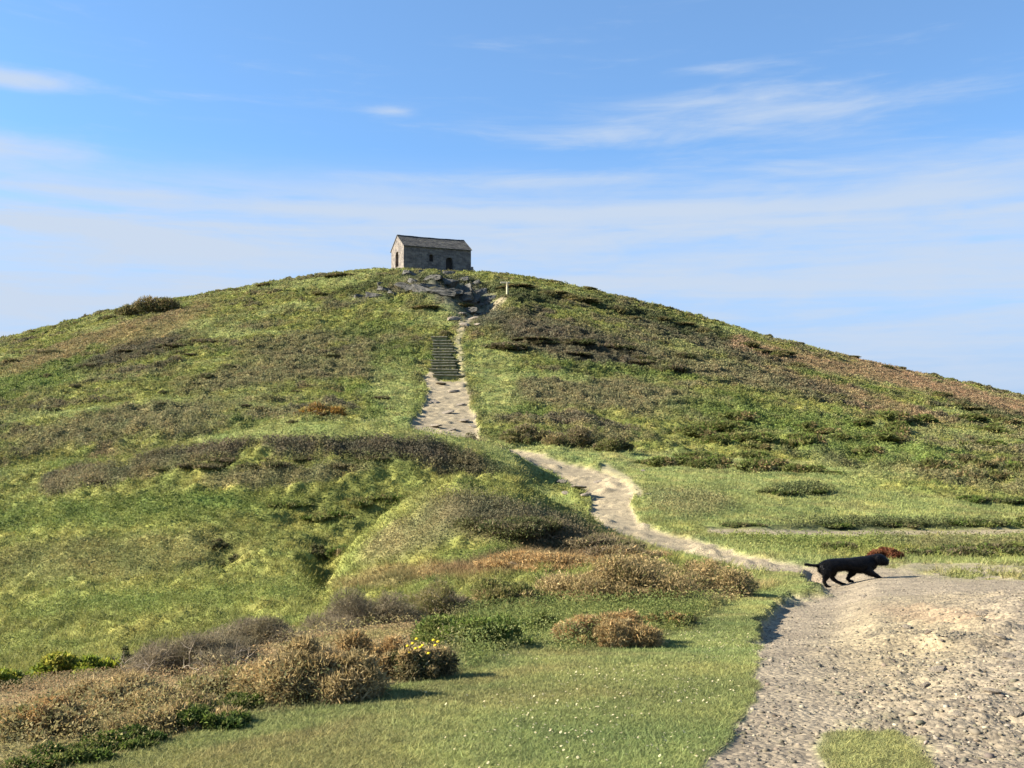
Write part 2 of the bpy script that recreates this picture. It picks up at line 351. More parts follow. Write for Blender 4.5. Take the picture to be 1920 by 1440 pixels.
# ---- surface relief of the growth itself
hm = fbm(X2 * 0.30, Y2 * 0.42, 3, 23); hm2 = fbm(X2 * 0.85, Y2 * 1.4, 3, 29); hm3 = fbm(X2 * 3.2, Y2 * 4.8, 2, 33)
ridge = 1 - np.abs(fbm(X2 * 0.55, Y2 * 0.55, 4, 37)) * 3
valley = 1 - 0.55 * (1 - sstep(Y2, 50, 58)) * (U2 < 1000) - 0.75 * sstep(Y2, 18, 22) * (1 - sstep(Y2, 48, 52)) * sstep(U2, 1150, 1250)
rough = valley * (W[HEATH] * 1.15 + W[HEATHER] * 1.35 + W[GORSE] * 1.5 + W[GREEN] * 1.0 + W[TUSS] * 0.85 + W[BRACK] * 0.7 + W[TURF] * (0.05 + 0.32 * hill))
crest = line_mask([(60,915),(200,868),(400,820),(600,806),(750,813),(870,829),(960,847),(1010,885)], 16, 0, 0, 44, 54)
DZ = rough * (0.70 * hm + 0.48 * hm2 + 0.16 * ridge - 0.5 * sstep(Y2, 70, 120)) * sstep(Y2, 16, 50) * (1 - 0.75 * crest) + rough * (0.10 * hm2) * (1 - sstep(Y2, 16, 50))
DZ += W[GREEN] * hill * 1.0 * np.maximum(fbm(X2 * 0.25, Y2 * 0.33, 3, 823), -0.15) * (U2 > 1150)
DZ += W[TUSS] * sstep(Y2, 16, 24) * (1 - sstep(Y2, 48, 58)) * (0.22 * np.maximum(hm2, -0.3) + 0.18 * gn(X2 * 1.4, Y2 * 2.3, 811) + 0.11 * hm3)
DZ += W[TURF] * (0.05 * hm + 0.02 * hm2) * sstep(Y2, 3, 10)
rk = fbm(X2 * 0.7, Y2 * 1.15, 4, 61)
DZ += W[ROCK] * (0.9 * np.abs(fbm(X2 * 0.45 + Y2 * 0.2, Y2 * 0.9, 4, 431)) + 0.5 * np.abs(fbm(X2 * 1.3, Y2 * 1.6, 3, 433)) - 0.3)
DZ = DZ * (1 - p_steps) - 0.35 * p_steps
DZ = DZ * (1 - PATHW) + PATHW * (0.012 * hm3 + 0.03 * hm2)
DZ -= p_fore * (0.012 + 0.15 * sstep(PY2, 1225, 1150) * (1 - sstep(U2, 1560, 1650))) + (p_low + p_up) * 0.16 + trk * 0.05
DZ += (p_low * 0.5 + p_up * 0.5) * np.maximum(rk - 0.10, 0)
spoil = ell(1790, 1180, 190, 60, -14, 0.6, 20, 10, 6, 16)
DZ += spoil * (0.05 * hm3 + 0.15 * np.maximum(hm2, -0.1) + 0.08 * gn(X2 * 2.0 + Y2 * 1.2, Y2 * 0.6 - X2 * 0.4, 77)) + p_fore * ell(1790, 1330, 170, 80, 0, .5, 30, 20, 3, 9) * (0.05 * hm3 + 0.05 * nf1)
# chapel platform
pl = np.exp(-((X2 + 13.5) / 9.5) ** 4 - ((Y2 - 176.5) / 6.5) ** 4)
ZF = ZB + DZ
zplat = 26.0
ZF = ZF * (1 - pl) + (zplat - 0.10 * np.clip(X2 + 17, 0, 12)) * pl
PYF = HOR - ZF * F / Y2
NYr, NUc = U2.shape
VIS = PYF <= (np.minimum.accumulate(PYF, axis=0) + 0.8)      # seen from the path, used only to place growth

LOGY = np.log(YS)
def grid_ij(x, Y):
    u = 960 + x * F / np.maximum(Y, 0.5)
    j = np.clip((u - US[0]) / (US[1] - US[0]), 0, NUc - 1.001)
    i = np.interp(np.log(np.clip(Y, YS[0], YS[-1])), LOGY, np.arange(NYr)); i = np.clip(i, 0, NYr - 1.001)
    return i, j
def samp(A, x, Y):
    i, j = grid_ij(np.asarray(x, float), np.asarray(Y, float))
    i0 = i.astype(int); j0 = j.astype(int); a = i - i0; b = j - j0
    return (A[i0, j0] * (1 - a) * (1 - b) + A[i0 + 1, j0] * a * (1 - b) + A[i0, j0 + 1] * (1 - a) * b + A[i0 + 1, j0 + 1] * a * b)
def gz(x, y): return float(samp(ZF, np.array([x]), np.array([y]))[0])
def hit(px, py, ylo=0.0):
    """ground point first met on the sight line through a photo pixel"""
    j = int(round((px - US[0]) / (US[1] - US[0])))
    col = PYF[:, j]; i0 = int(np.searchsorted(YS, max(ylo, 2.0)))
    k = np.nonzero(col[i0:] <= py)[0]
    i = i0 + (int(k[0]) if len(k) else int(np.argmin(col[i0:])))
    Y = float(YS[i]); x = (px - 960) / F * Y
    return Vector((x, Y, gz(x, Y)))

# ------------------------------------------------------------------ materials
def mat(name):
    m = bpy.data.materials.new(name); m.use_nodes = True
    m.node_tree.nodes.clear()
    t = NT(m.node_tree)
    o = t.new('ShaderNodeOutputMaterial')
    return m, t, o
def ground_material():
    m, t, o = mat("hill_ground")
    geo = t.new('ShaderNodeNewGeometry'); pos = geo.outputs['Position']
    c = t.new('ShaderNodeAttribute', attribute_name='Col').outputs['Color']
    n = t.noise(pos, 1.1, 6, 0.65)
    c1 = t.mix(t.ss(n, 0.35, 0.68), t.mix(1.0, c, (0.62, 0.64, 0.60), 'MULTIPLY'), t.mix(1.0, c, (1.28, 1.24, 1.15), 'MULTIPLY'))
    n2 = t.noise(pos, 14.0, 5, 0.7)
    c2 = t.mix(t.ss(n2, 0.3, 0.7), t.mix(1.0, c1, (0.66, 0.68, 0.66), 'MULTIPLY'), t.mix(1.0, c1, (1.25, 1.22, 1.15), 'MULTIPLY'))
    b = t.new('ShaderNodeBsdfPrincipled'); t.l.new(c2, b.inputs['Base Color']); b.inputs['Roughness'].default_value = 0.95
    b.inputs['Specular IOR Level'].default_value = 0.1
    bp = t.new('ShaderNodeBump'); bp.inputs['Strength'].default_value = 0.6; bp.inputs['Distance'].default_value = 0.12
    t.l.new(t.noise(pos, 7.0, 6, 0.7), bp.inputs['Height']); t.l.new(bp.outputs[0], b.inputs['Normal'])
    t.l.new(b.outputs[0], o.inputs[0]); return m
def path_material():
    m, t, o = mat("stony_dirt")
    geo = t.new('ShaderNodeNewGeometry'); pos = geo.outputs['Position']
    c = t.new('ShaderNodeAttribute', attribute_name='Col').outputs['Color']
    n = t.noise(pos, 2.2, 6, 0.7)
    c1 = t.mix(t.ss(n, 0.3, 0.7), t.mix(1.0, c, (0.74, 0.72, 0.70), 'MULTIPLY'), t.mix(1.0, c, (1.16, 1.14, 1.08), 'MULTIPLY'))
    def vor(scale):
        v = t.new('ShaderNodeTexVoronoi'); t.l.new(pos, v.inputs['Vector']); v.inputs['Scale'].default_value = scale; return v
    va, vb = vor(26.0), vor(60.0)
    sa = t.new('ShaderNodeSeparateColor'); t.l.new(va.outputs['Color'], sa.inputs[0])
    sb = t.new('ShaderNodeSeparateColor'); t.l.new(vb.outputs['Color'], sb.inputs[0])
    k = t.m('ADD', t.m('MULTIPLY', sa.outputs[0], 0.5), t.m('MULTIPLY', sb.outputs[1], 0.5))
    c2 = t.mix(t.ss(k, 0.15, 0.85), t.mix(1.0, c1, (0.66, 0.66, 0.68), 'MULTIPLY'), t.mix(1.0, c1, (1.26, 1.24, 1.22), 'MULTIPLY'))
    b = t.new('ShaderNodeBsdfPrincipled'); t.l.new(c2, b.inputs['Base Color']); b.inputs['Roughness'].default_value = 0.9
    b.inputs['Specular IOR Level'].default_value = 0.2
    h = t.m('ADD', t.m('MULTIPLY', va.outputs['Distance'], -0.8), t.m('MULTIPLY', t.noise(pos, 30, 5, 0.7), 0.7))
    bp = t.new('ShaderNodeBump'); bp.inputs['Strength'].default_value = 0.6; bp.inputs['Distance'].default_value = 0.025
    t.l.new(h, bp.inputs['Height']); t.l.new(bp.outputs[0], b.inputs['Normal'])
    t.l.new(b.outputs[0], o.inputs[0]); return m
def leaf_material(name, trans=0.3, rough=0.7):
    m, t, o = mat(name)
    c = t.new('ShaderNodeAttribute', attribute_name='Col').outputs['Color']
    geo = t.new('ShaderNodeNewGeometry')
    n = t.noise(geo.outputs['Position'], 9.0, 3, 0.6)
    c = t.mix(t.ss(n, 0.3, 0.7), t.mix(1.0, c, (0.8, 0.8, 0.8), 'MULTIPLY'), t.mix(1.0, c, (1.2, 1.18, 1.1), 'MULTIPLY'))
    b = t.new('ShaderNodeBsdfPrincipled'); t.l.new(c, b.inputs['Base Color']); b.inputs['Roughness'].default_value = rough
    b.inputs['Specular IOR Level'].default_value = 0.15
    tr = t.new('ShaderNodeBsdfTranslucent'); t.l.new(c, tr.inputs[0])
    mx = t.new('ShaderNodeMixShader'); mx.inputs[0].default_value = trans
    t.l.new(b.outputs[0], mx.inputs[1]); t.l.new(tr.outputs[0], mx.inputs[2]); t.l.new(mx.outputs[0], o.inputs[0]); return m
def stone_material(name, ca, cb, scale=2.0, lichen=0.3, strata=0.0):
    m, t, o = mat(name)
    geo = t.new('ShaderNodeNewGeometry'); pos = geo.outputs['Position']
    n = t.noise(pos, scale, 6, 0.65)
    c = t.mix(t.ss(n, 0.3, 0.7), ca, cb)
    c = t.mix(t.m('MULTIPLY', t.ss(t.noise(pos, scale * 2.7, 5, 0.7), 0.52, 0.68), lichen), c, (0.16, 0.15, 0.075))
    c = t.mix(t.m('MULTIPLY', t.ss(t.noise(pos, scale * 6, 4, 0.7), 0.5, 0.75), 0.6), c, t.mix(1.0, c, (0.5, 0.5, 0.52), 'MULTIPLY'))
    b = t.new('ShaderNodeBsdfPrincipled'); t.l.new(c, b.inputs['Base Color']); b.inputs['Roughness'].default_value = 0.9
    b.inputs['Specular IOR Level'].default_value = 0.2
    bp = t.new('ShaderNodeBump'); bp.inputs['Strength'].default_value = 0.8; bp.inputs['Distance'].default_value = 0.08
    t.l.new(t.noise(pos, scale * 5, 6, 0.7), bp.inputs['Height']); t.l.new(bp.outputs[0], b.inputs['Normal'])
    t.l.new(b.outputs[0], o.inputs[0]); return m
def masonry_material(name, ca, cb, cm, bw, bh):
    """coursed rubble: brick texture on wall-space coordinates"""
    m, t, o = mat(name)
    tcn = t.new('ShaderNodeTexCoord'); pos = tcn.outputs['Object']
    sp = t.new('ShaderNodeSeparateXYZ'); t.l.new(pos, sp.inputs[0])
    wob = t.noise(pos, 1.7, 3, 0.6)
    v = t.comb(t.m('ADD', t.m('ADD', sp.outputs[0], sp.outputs[1]), t.m('MULTIPLY', wob, 0.25)), t.m('ADD', sp.outputs[2], t.m('MULTIPLY', wob, 0.22)))
    br = t.new('ShaderNodeTexBrick'); t.l.new(v, br.inputs['Vector'])
    br.inputs['Color1'].default_value = ca + (1,); br.inputs['Color2'].default_value = cb + (1,); br.inputs['Mortar'].default_value = cm + (1,)
    br.inputs['Scale'].default_value = 1.0; br.inputs['Brick Width'].default_value = bw; br.inputs['Row Height'].default_value = bh
    br.inputs['Mortar Size'].default_value = 0.025; br.inputs['Bias'].default_value = 0.0
    n = t.noise(pos, 1.1, 6, 0.7)
    c = t.mix(t.ss(n, 0.3, 0.7), t.mix(1.0, br.outputs[0], (0.62, 0.60, 0.60), 'MULTIPLY'), t.mix(1.0, br.outputs[0], (1.3, 1.25, 1.15), 'MULTIPLY'))
    c = t.mix(t.m('MULTIPLY', t.ss(t.noise(pos, 2.6, 5, 0.7), 0.55, 0.7), 0.5), c, (0.30, 0.29, 0.17))
    b = t.new('ShaderNodeBsdfPrincipled'); t.l.new(c, b.inputs['Base Color']); b.inputs['Roughness'].default_value = 0.92
    b.inputs['Specular IOR Level'].default_value = 0.15
    bp = t.new('ShaderNodeBump'); bp.inputs['Strength'].default_value = 0.8; bp.inputs['Distance'].default_value = 0.06
    t.l.new(t.m('ADD', t.m('MULTIPLY', br.outputs['Fac'], -1.0), t.noise(pos, 6, 5, 0.7)), bp.inputs['Height']); t.l.new(bp.outputs[0], b.inputs['Normal'])
    t.l.new(b.outputs[0], o.inputs[0]); return m
def plain_material(name, col, rough=0.6, var=0.25, scale=8.0, spec=0.3):
    m, t, o = mat(name)
    tcn = t.new('ShaderNodeTexCoord')
    n = t.noise(tcn.outputs['Object'], scale, 5, 0.6)
    lo = tuple(c * (1 - var) for c in col); hi = tuple(c * (1 + var) for c in col)
    b = t.new('ShaderNodeBsdfPrincipled'); t.l.new(t.mix(t.ss(n, 0.3, 0.7), lo, hi), b.inputs['Base Color'])
    b.inputs['Roughness'].default_value = rough; b.inputs['Specular IOR Level'].default_value = spec
    t.l.new(b.outputs[0], o.inputs[0]); return m
M_GROUND = ground_material(); M_PATH = path_material()
M_GRASS = leaf_material("grass_blades", 0.30); M_LEAF = leaf_material("shrub_foliage", 0.36); M_DRY = leaf_material("dry_growth", 0.36, 0.85)
M_ROCK = stone_material("slate_rock", (0.055, 0.056, 0.052), (0.125, 0.122, 0.108), 1.6, 0.25)
M_PALEROCK = stone_material("pale_path_stone", (0.15, 0.128, 0.098), (0.25, 0.215, 0.165), 9.0, 0.1)
M_WALL = masonry_material("rubble_masonry", (0.182, 0.168, 0.156), (0.100, 0.093, 0.094), (0.195, 0.182, 0.165), 0.75, 0.32)
M_ROOF = masonry_material("stone_slates", (0.112, 0.114, 0.110), (0.066, 0.069, 0.071), (0.05, 0.05, 0.05), 0.6, 0.30)
M_WOOD = plain_material("weathered_timber", (0.13, 0.11, 0.08), 0.85, 0.35, 6.0)
M_STEP = plain_material("step_timber", (0.235, 0.215, 0.15), 0.9, 0.35, 3.0)
M_RISER = plain_material("overgrown_riser", (0.165, 0.168, 0.088), 0.95, 0.4, 2.0, 0.1)
M_TREAD = plain_material("trodden_turf", (0.14, 0.145, 0.07), 0.95, 0.4, 1.2, 0.1)
M_TWIG = plain_material("grey_twig", (0.30, 0.25, 0.19), 0.9, 0.3, 9.0)
M_TRUNK = plain_material("bark", (0.09, 0.07, 0.05), 0.9, 0.3, 9.0)

# ------------------------------------------------------------------ object helpers
def tag(o, label=None, cat=None, group=None, kind=None):
    if label: o['label'] = label
    if cat: o['category'] = cat
    if group: o['group'] = group
    if kind: o['kind'] = kind
    return o
def mesh_np(name, V, T, m, C=None, parent=None, smooth=False, loc=None):
    """V [n,3], T [k,3 or 4] indices, C [n,3] colour per vertex"""
    V = np.asarray(V, np.float32); T = np.asarray(T, np.int32); k = T.shape[1]
    me = bpy.data.meshes.new(name)
    me.vertices.add(len(V)); me.vertices.foreach_set("co", V.ravel())
    me.loops.add(T.size); me.loops.foreach_set("vertex_index", T.ravel())
    me.polygons.add(len(T)); me.polygons.foreach_set("loop_start", np.arange(0, T.size, k, dtype=np.int32))
    me.polygons.foreach_set("loop_total", np.full(len(T), k, np.int32))
    if smooth: me.polygons.foreach_set("use_smooth", np.ones(len(T), bool))
    if C is not None:
        a = me.color_attributes.new("Col", 'FLOAT_COLOR', 'POINT')
        a.data.foreach_set("color", np.concatenate([C, np.ones((len(C), 1))], 1).astype(np.float32).ravel())
    me.update(calc_edges=True)
    me.materials.append(m)
    o = bpy.data.objects.new(name, me); COL.objects.link(o)
    if parent is not None: o.parent = parent
    if loc is not None: o.location = loc
    return o
def empty(name, loc=(0, 0, 0), rz=0.0):
    o = bpy.data.objects.new(name, None); COL.objects.link(o)
    o.location = loc; o.rotation_euler = (0, 0, rz); o.empty_display_size = 0.3
    return o
def from_bm(name, bm, m, parent=None, smooth=False):
    me = bpy.data.meshes.new(name); bm.to_mesh(me); bm.free(); me.materials.append(m)
    if smooth:
        for p in me.polygons: p.use_smooth = True
    o = bpy.data.objects.new(name, me); COL.objects.link(o)
    if parent is not None: o.parent = parent
    return o
def tube_arrays(pts, rad, n=6):
    """tapered tube along a polyline"""
    pts = np.asarray(pts, float); K = len(pts)
    tan = np.gradient(pts, axis=0); tan /= np.linalg.norm(tan, axis=1, keepdims=True) + 1e-9
    ref = np.array([0.0, 0.0, 1.0]) if abs(tan[:, 2]).mean() < 0.8 else np.array([1.0, 0, 0])
    a = np.cross(tan, ref); a /= np.linalg.norm(a, axis=1, keepdims=True) + 1e-9
    b = np.cross(a, tan)
    th = np.linspace(0, 2 * np.pi, n, endpoint=False)
    V = pts[:, None, :] + np.asarray(rad)[:, None, None] * (np.cos(th)[None, :, None] * a[:, None, :] + np.sin(th)[None, :, None] * b[:, None, :])
    q = []
    for k in range(K - 1):
        for s in range(n):
            s2 = (s + 1) % n
            q.append((k * n + s, k * n + s2, (k + 1) * n + s2, (k + 1) * n + s))
    return V.reshape(-1, 3), np.array(q)

# ------------------------------------------------------------------ hill and path
shape = np.stack([W[k] for k in range(8)], -1)
COLR = shape @ ALB
var = fbm(X2 * 0.25, Y2 * 0.3, 4, 201)[..., None]; var2 = fbm(X2 * 0.7 + 3, Y2 * 0.8, 3, 207)[..., None]
COLR = COLR * (1 + 0.40 * var + 0.30 * var2) * np.array([1 + 0.0, 1.0, 1.0])
COLR[..., 0:1] *= 1 + 0.22 * var2
worn = 0.65 * W[TURF] * sstep(fbm(X2 * 0.35 + 9, Y2 * 0.6, 4, 301), 0.02, 0.35)
worn = np.clip(worn + 0.55 * turf_patch + 0.8 * ell(520, 1392, 150, 13, -13, .6, 40, 20, 3, 9, 14) + 0.6 * ell(960, 1262, 140, 10, -10, .6, 40, 16, 5, 12, 12), 0, 1)
COLR = COLR * (1 - 0.7 * worn[..., None]) + 0.7 * worn[..., None] * np.array([0.225, 0.195, 0.085])
sandy = ell(1690, 1200, 150, 90, -12, .6, 30, 20, 5, 15)[..., None]
PC = np.array([0.220, 0.190, 0.138]) * (1 + 0.18 * var2) * (1 - sandy) + sandy * np.array([0.228, 0.196, 0.128])
reddish = np.maximum(ell(1500, 1072, 60, 9, 0, .5, 10, 4, 14, 24), ell(1760, 1150, 110, 12, 6, .5, 16, 8, 7, 15))[..., None]
PC = PC * (1 - 0.3 * reddish) + 0.3 * reddish * np.array([0.24, 0.150, 0.095])
far_p = sstep(Y2, 20, 30)[..., None]
PC = PC * (1 - far_p) + far_p * np.array([0.240, 0.208, 0.140]) * (1 + 0.3 * np.clip(rk, -.6, .6)[..., None])
pw = PATHW[..., None]
COLR = np.clip(COLR * (1 - pw) + PC * pw, 0.01, 0.9)
VV = np.stack([X2, Y2, ZF], -1).reshape(-1, 3)
idx = np.arange(NYr * NUc).reshape(NYr, NUc)
Q = np.stack([idx[:-1, :-1], idx[:-1, 1:], idx[1:, 1:], idx[1:, :-1]], -1).reshape(-1, 4)
pwf = PATHW.reshape(-1)[Q].mean(1)
CV = COLR.reshape(-1, 3)
def sub(Qs):
    used = np.unique(Qs); mp = np.zeros(len(VV), np.int64); mp[used] = np.arange(len(used))
    return VV[used], mp[Qs], CV[used]
v, q, c = sub(Q[pwf <= 0.5]); hill_o = mesh_np("hill", v, q, M_GROUND, c, smooth=True); tag(hill_o, kind='structure')
v, q, c = sub(Q[pwf > 0.5]); path_o = mesh_np("path", v, q, M_PATH, c, smooth=True); tag(path_o, kind='structure')
# ground behind the viewer and the sea round the headland
bx = np.linspace(-30, 30, 40); by = np.concatenate([[-45, -30, -18, -10, -5, -2], [0.0, 0.88]])
BX, BY = np.meshgrid(bx, by)
BZ = np.where(BY > 0.5, -1.47, -1.40 + 0.03 * BY * 0 + 0.1 * fbm(BX * .2, BY * .2, 3, 5))
ii = np.arange(BX.size).reshape(BX.shape)
qq = np.stack([ii[:-1, :-1], ii[:-1, 1:], ii[1:, 1:], ii[1:, :-1]], -1).reshape(-1, 4)
tag(mesh_np("ground", np.stack([BX, BY, BZ - 0.02], -1).reshape(-1, 3), qq, M_GROUND, np.tile(ALB[TURF], (BX.size, 1)), smooth=True), kind='structure')
M_SEA = plain_material("sea_water", (0.02, 0.06, 0.10), 0.25, 0.1, 0.02, 0.5)
tag(mesh_np("sea", [(-9000, -9000, -58), (9000, -9000, -58), (9000, 12000, -58), (-9000, 12000, -58)], [(0, 1, 2, 3)], M_SEA), kind='structure')

# ------------------------------------------------------------------ ground cover (uncountable)
rng = np.random.default_rng(7)
PIX = 1.0 / 927.0
area = np.gradient(YS)[:, None] * (US[1] - US[0]) / F * YS[:, None] * np.ones((1, NUc))
FRAME = (U2 > -120) & (U2 < 2040) & VIS & (PYF < 1500) & (Y2 < 192)
def scatter_cells(weight, n):
    p = (weight * area * FRAME).ravel(); p = p / p.sum()
    k = rng.choice(p.size, n, p=p); i = k // NUc; j = k % NUc
    i = np.clip(i + rng.random(n) - 0.5, 0, NYr - 1.01); j = np.clip(j + rng.random(n) - 0.5, 0, NUc - 1.01)
    Y = np.interp(i, np.arange(NYr), YS); u = US[0] + j * (US[1] - US[0])
    x = (u - 960) / F * Y
    return x, Y, samp(ZF, x, Y)
def blades(x, y, z, h, wd, lean, col, nb=1, spread=0.0, up=1.0):
    """thin upright triangles; arrays per tuft, nb blades each"""
    n = len(x); r = lambda a: np.repeat(a, nb, axis=0)
    X, Yy, Z, H, Wd, Le, Cc = r(x), r(y), r(z), r(h), r(wd), r(lean), r(col)
    N = n * nb
    th = rng.random(N) * 2 * np.pi; ph = rng.random(N) * 2 * np.pi
    sp = r(np.broadcast_to(spread, (n,))) * np.sqrt(rng.random(N))
    X = X + sp * np.cos(ph); Yy = Yy + sp * np.sin(ph)
    H = H * (0.6 + 0.7 * rng.random(N))
    d = np.stack([np.cos(ph), np.sin(ph)], -1) * (Le * H * (0.3 + rng.random(N)))[:, None]
    s = np.stack([np.cos(th), np.sin(th)], -1) * (Wd * 0.5)[:, None]
    V = np.empty((N, 3, 3))
    V[:, 0, 0] = X - s[:, 0]; V[:, 0, 1] = Yy - s[:, 1]; V[:, 0, 2] = Z - 0.04 * H
    V[:, 1, 0] = X + s[:, 0]; V[:, 1, 1] = Yy + s[:, 1]; V[:, 1, 2] = Z - 0.04 * H
    V[:, 2, 0] = X + d[:, 0]; V[:, 2, 1] = Yy + d[:, 1]; V[:, 2, 2] = Z + H * up
    Cc = np.clip(Cc * (0.72 + 0.56 * rng.random((N, 1))), 0.005, 0.9)
    return V.reshape(-1, 3), np.arange(N * 3).reshape(-1, 3), np.repeat(Cc, 3, axis=0)
def leaves(x, y, z, size, asp, col, flat=0.5):
    """small leaf or sprig triangles with free orientation"""
    N = len(x)
    a = rng.normal(size=(N, 3)); a[:, 2] = a[:, 2] * 0.6 + flat; a /= np.linalg.norm(a, axis=1, keepdims=True)
    b = np.cross(a, rng.normal(size=(N, 3))); b /= np.linalg.norm(b, axis=1, keepdims=True) + 1e-9
    p = np.stack([x, y, z], -1); L = size[:, None]
    V = np.stack([p - b * L * asp * 0.5 - a * L * 0.3, p + b * L * asp * 0.5 - a * L * 0.3, p + a * L * 0.7], 1)
    Cc = np.clip(col * (0.84 + 0.34 * rng.random((N, 1))), 0.005, 0.9)
    return V.reshape(-1, 3), np.arange(N * 3).reshape(-1, 3), np.repeat(Cc, 3, axis=0)
def cover(name, weight, n, hfun, wmin, m, style='blade', nb=1, spread=0.0, tint=(1, 1, 1), lean=0.6):
    x, y, z = scatter_cells(weight, n)
    col = np.stack([samp(COLR[..., k], x, y) for k in range(3)], -1) * np.array(tint)
    hv = rng.random((n, 1)); col = col * (0.92 + 0.18 * hv)
    col[:, 0] *= 0.92 + 0.18 * rng.random(n)
    if style == 'blade':
        h = hfun(y); wd = np.maximum(wmin, 0.75 * y * PIX)
        V, T, C = blades(x, y, z, h, wd, np.full(n, lean), col, nb, spread)
    else:
        h = hfun(y) * rng.random(n); size = np.maximum(wmin, 1.9 * y * PIX) * (0.6 + 0.8 * rng.random(n))
        V, T, C = leaves(x, y, z + h, size, 0.55, col)
    return tag(mesh_np(name, V, T, m, C), kind='stuff')
sw = 1.0 / np.maximum(Y2, 5) ** 1.25
notpath = (1 - sstep(PATHW, 0.15, 0.6)) * (1 - 0.72 * p_steps) * (1 - trk_wide) * (1 - 0.6 * W[ROCK])
cover("turf_grass", W[TURF] * notpath * (1 - 0.6 * turf_patch) * (Y2 < 24) * (Y2 > 2.4) / np.maximum(Y2, 3) ** 1.4, 420000, lambda y: 0.007 + 0.010 * rng.random(len(y)), 0.0035, M_GRASS, lean=1.6)
cover("terrace_grass", W[TURF] * notpath * (Y2 > 22) * sw, 110000, lambda y: 0.06 + 0.06 * rng.random(len(y)), 0.02, M_GRASS, lean=0.9)
cover("tussock_grass", W[TUSS] * notpath * (Y2 > 17) * sw, 60000, lambda y: (0.07 + 0.12 * rng.random(len(y))), 0.012, M_GRASS, nb=4, spread=0.14, tint=(1.06, 1.03, 1.0), lean=1.1)
cover("mossy_growth", W[TUSS] * notpath * (Y2 > 17) * sw, 150000, lambda y: 0.12 + 0 * y, 0.02, M_LEAF, 'leaf', tint=(0.98, 1.0, 0.9))
cover("green_ground_cover", W[GREEN] * notpath * sw, 150000, lambda y: 0.25 + 0.0 * y, 0.02, M_LEAF, 'leaf')
cover("dry_heath_cover", W[HEATH] * notpath * (Y2 > 16) * sw, 330000, lambda y: 0.28 + 0 * y, 0.03, M_DRY, 'leaf')
cover("heather_cover", (W[HEATHER] + W[GORSE]) * notpath * (1 - 0.6 * (Y2 < 38) * (U2 > 1200)) * (Y2 > 16) * sw, 300000, lambda y: 0.36 + 0 * y, 0.03, M_DRY, 'leaf')
cover("bracken_cover", W[BRACK] * notpath * (Y2 > 16) * sw, 60000, lambda y: 0.08 + 0.12 * rng.random(len(y)), 0.010, M_DRY, nb=3, spread=0.1, lean=1.1)
cover("scrub_undergrowth", scrub * notpath, 190000, lambda y: 0.10 + 0 * y, 0.012, M_DRY, "leaf")
# lawn edge: ragged longer grass along the path and scrub
edge = np.exp(-((fore_turf - 0.5) / 0.35) ** 2) * notpath * (Y2 < 22)
cover("edge_grass", edge / np.maximum(Y2, 3), 26000, lambda y: 0.015 + 0.025 * rng.random(len(y)), 0.004, M_GRASS, nb=3, spread=0.04, lean=1.2)

# daisies in the lawn
x, y, z = scatter_cells(fore_turf * notpath * (Y2 < 13) * sstep(fbm(X2 * 0.6, Y2 * 0.5, 3, 404), -0.15, 0.35) * sstep(U2, 550, 1000) / np.maximum(Y2, 4), 620)
th = np.linspace(0, 2 * np.pi, 7, endpoint=False); n = len(x)
rad = 0.0035 + 0.0035 * rng.random(n); tl = rng.normal(size=(n, 2)) * 0.35
ring = np.stack([np.cos(th), np.sin(th)], -1)[None] * rad[:, None, None]
V = np.empty((n, 8, 3)); V[:, :7, 0] = x[:, None] + ring[..., 0]; V[:, :7, 1] = y[:, None] + ring[..., 1]
V[:, :7, 2] = (z + 0.016)[:, None] + ring[..., 0] * tl[:, :1] + ring[..., 1] * tl[:, 1:]
V[:, 7] = np.stack([x, y, z + 0.018], -1)
T = np.concatenate([np.stack([np.full(n, 0) + k, np.full(n, 0) + (k + 1) % 7, np.full(n, 7)], -1) + (np.arange(n) * 8)[:, None] for k in range(7)])
C = np.tile(np.array([[0.50, 0.50, 0.44]]), (n * 8, 1)); C[7::8] = (0.6, 0.42, 0.05)
tag(mesh_np("daisies", V.reshape(-1, 3), T, M_LEAF, C), kind='stuff')

# ------------------------------------------------------------------ stones
def rock_mesh(seed, sub=2, flat=0.6, rough=0.28):
    bm = bmesh.new(); bmesh.ops.create_icosphere(bm, subdivisions=sub, radius=1.0)
    rs = random.Random(seed); pl_ = [(Vector((rs.gauss(0, 1), rs.gauss(0, 1), rs.gauss(0, 1))).normalized(), 0.55 + 0.35 * rs.random()) for _ in range(9)]
    for vtx in bm.verts:
        p = vtx.co.copy()
        for nrm, d in pl_:
            k = p.dot(nrm)
            if k > d: p -= nrm * (k - d) * 0.92
        p += vtx.co * rough * 0.25 * (rs.random() - 0.5)
        vtx.co = Vector((p.x, p.y, p.z * flat))
    return bm
# loose gravel on the path: one uncountable layer
g_w = p_fore * (Y2 < 24) * (0.5 + 1.4 * ell(1800, 1320, 200, 130, 0, .5, 40, 30, 2, 12) + spoil + sstep(fbm(X2 * 1.1, Y2 * 1.1, 3, 71), 0, .4)) / np.maximum(Y2, 3) ** 1.2
bmr = rock_mesh(3, 1); bmr.verts.ensure_lookup_table()
base = np.array([vv.co[:] for vv in bmr.verts]); bf = np.array([[vv.index for vv in f.verts] for f in bmr.faces]); bmr.free()
NG = 9000
x, y, z = scatter_cells(g_w, NG)
s = np.exp(rng.normal(math.log(0.007), 0.5, NG)); s = np.clip(np.maximum(s, 0.5 * y * PIX), 0.003, 0.03)
a = rng.random(NG) * 2 * np.pi; sc = s[:, None] * (0.7 + 0.7 * rng.random((NG, 3)))
B = base[None] * sc[:, None, :] * (1 + 0.25 * rng.normal(size=(NG, len(base), 1)) * 0.6)
V = np.empty_like(B); V[..., 0] = B[..., 0] * np.cos(a)[:, None] - B[..., 1] * np.sin(a)[:, None] + x[:, None]
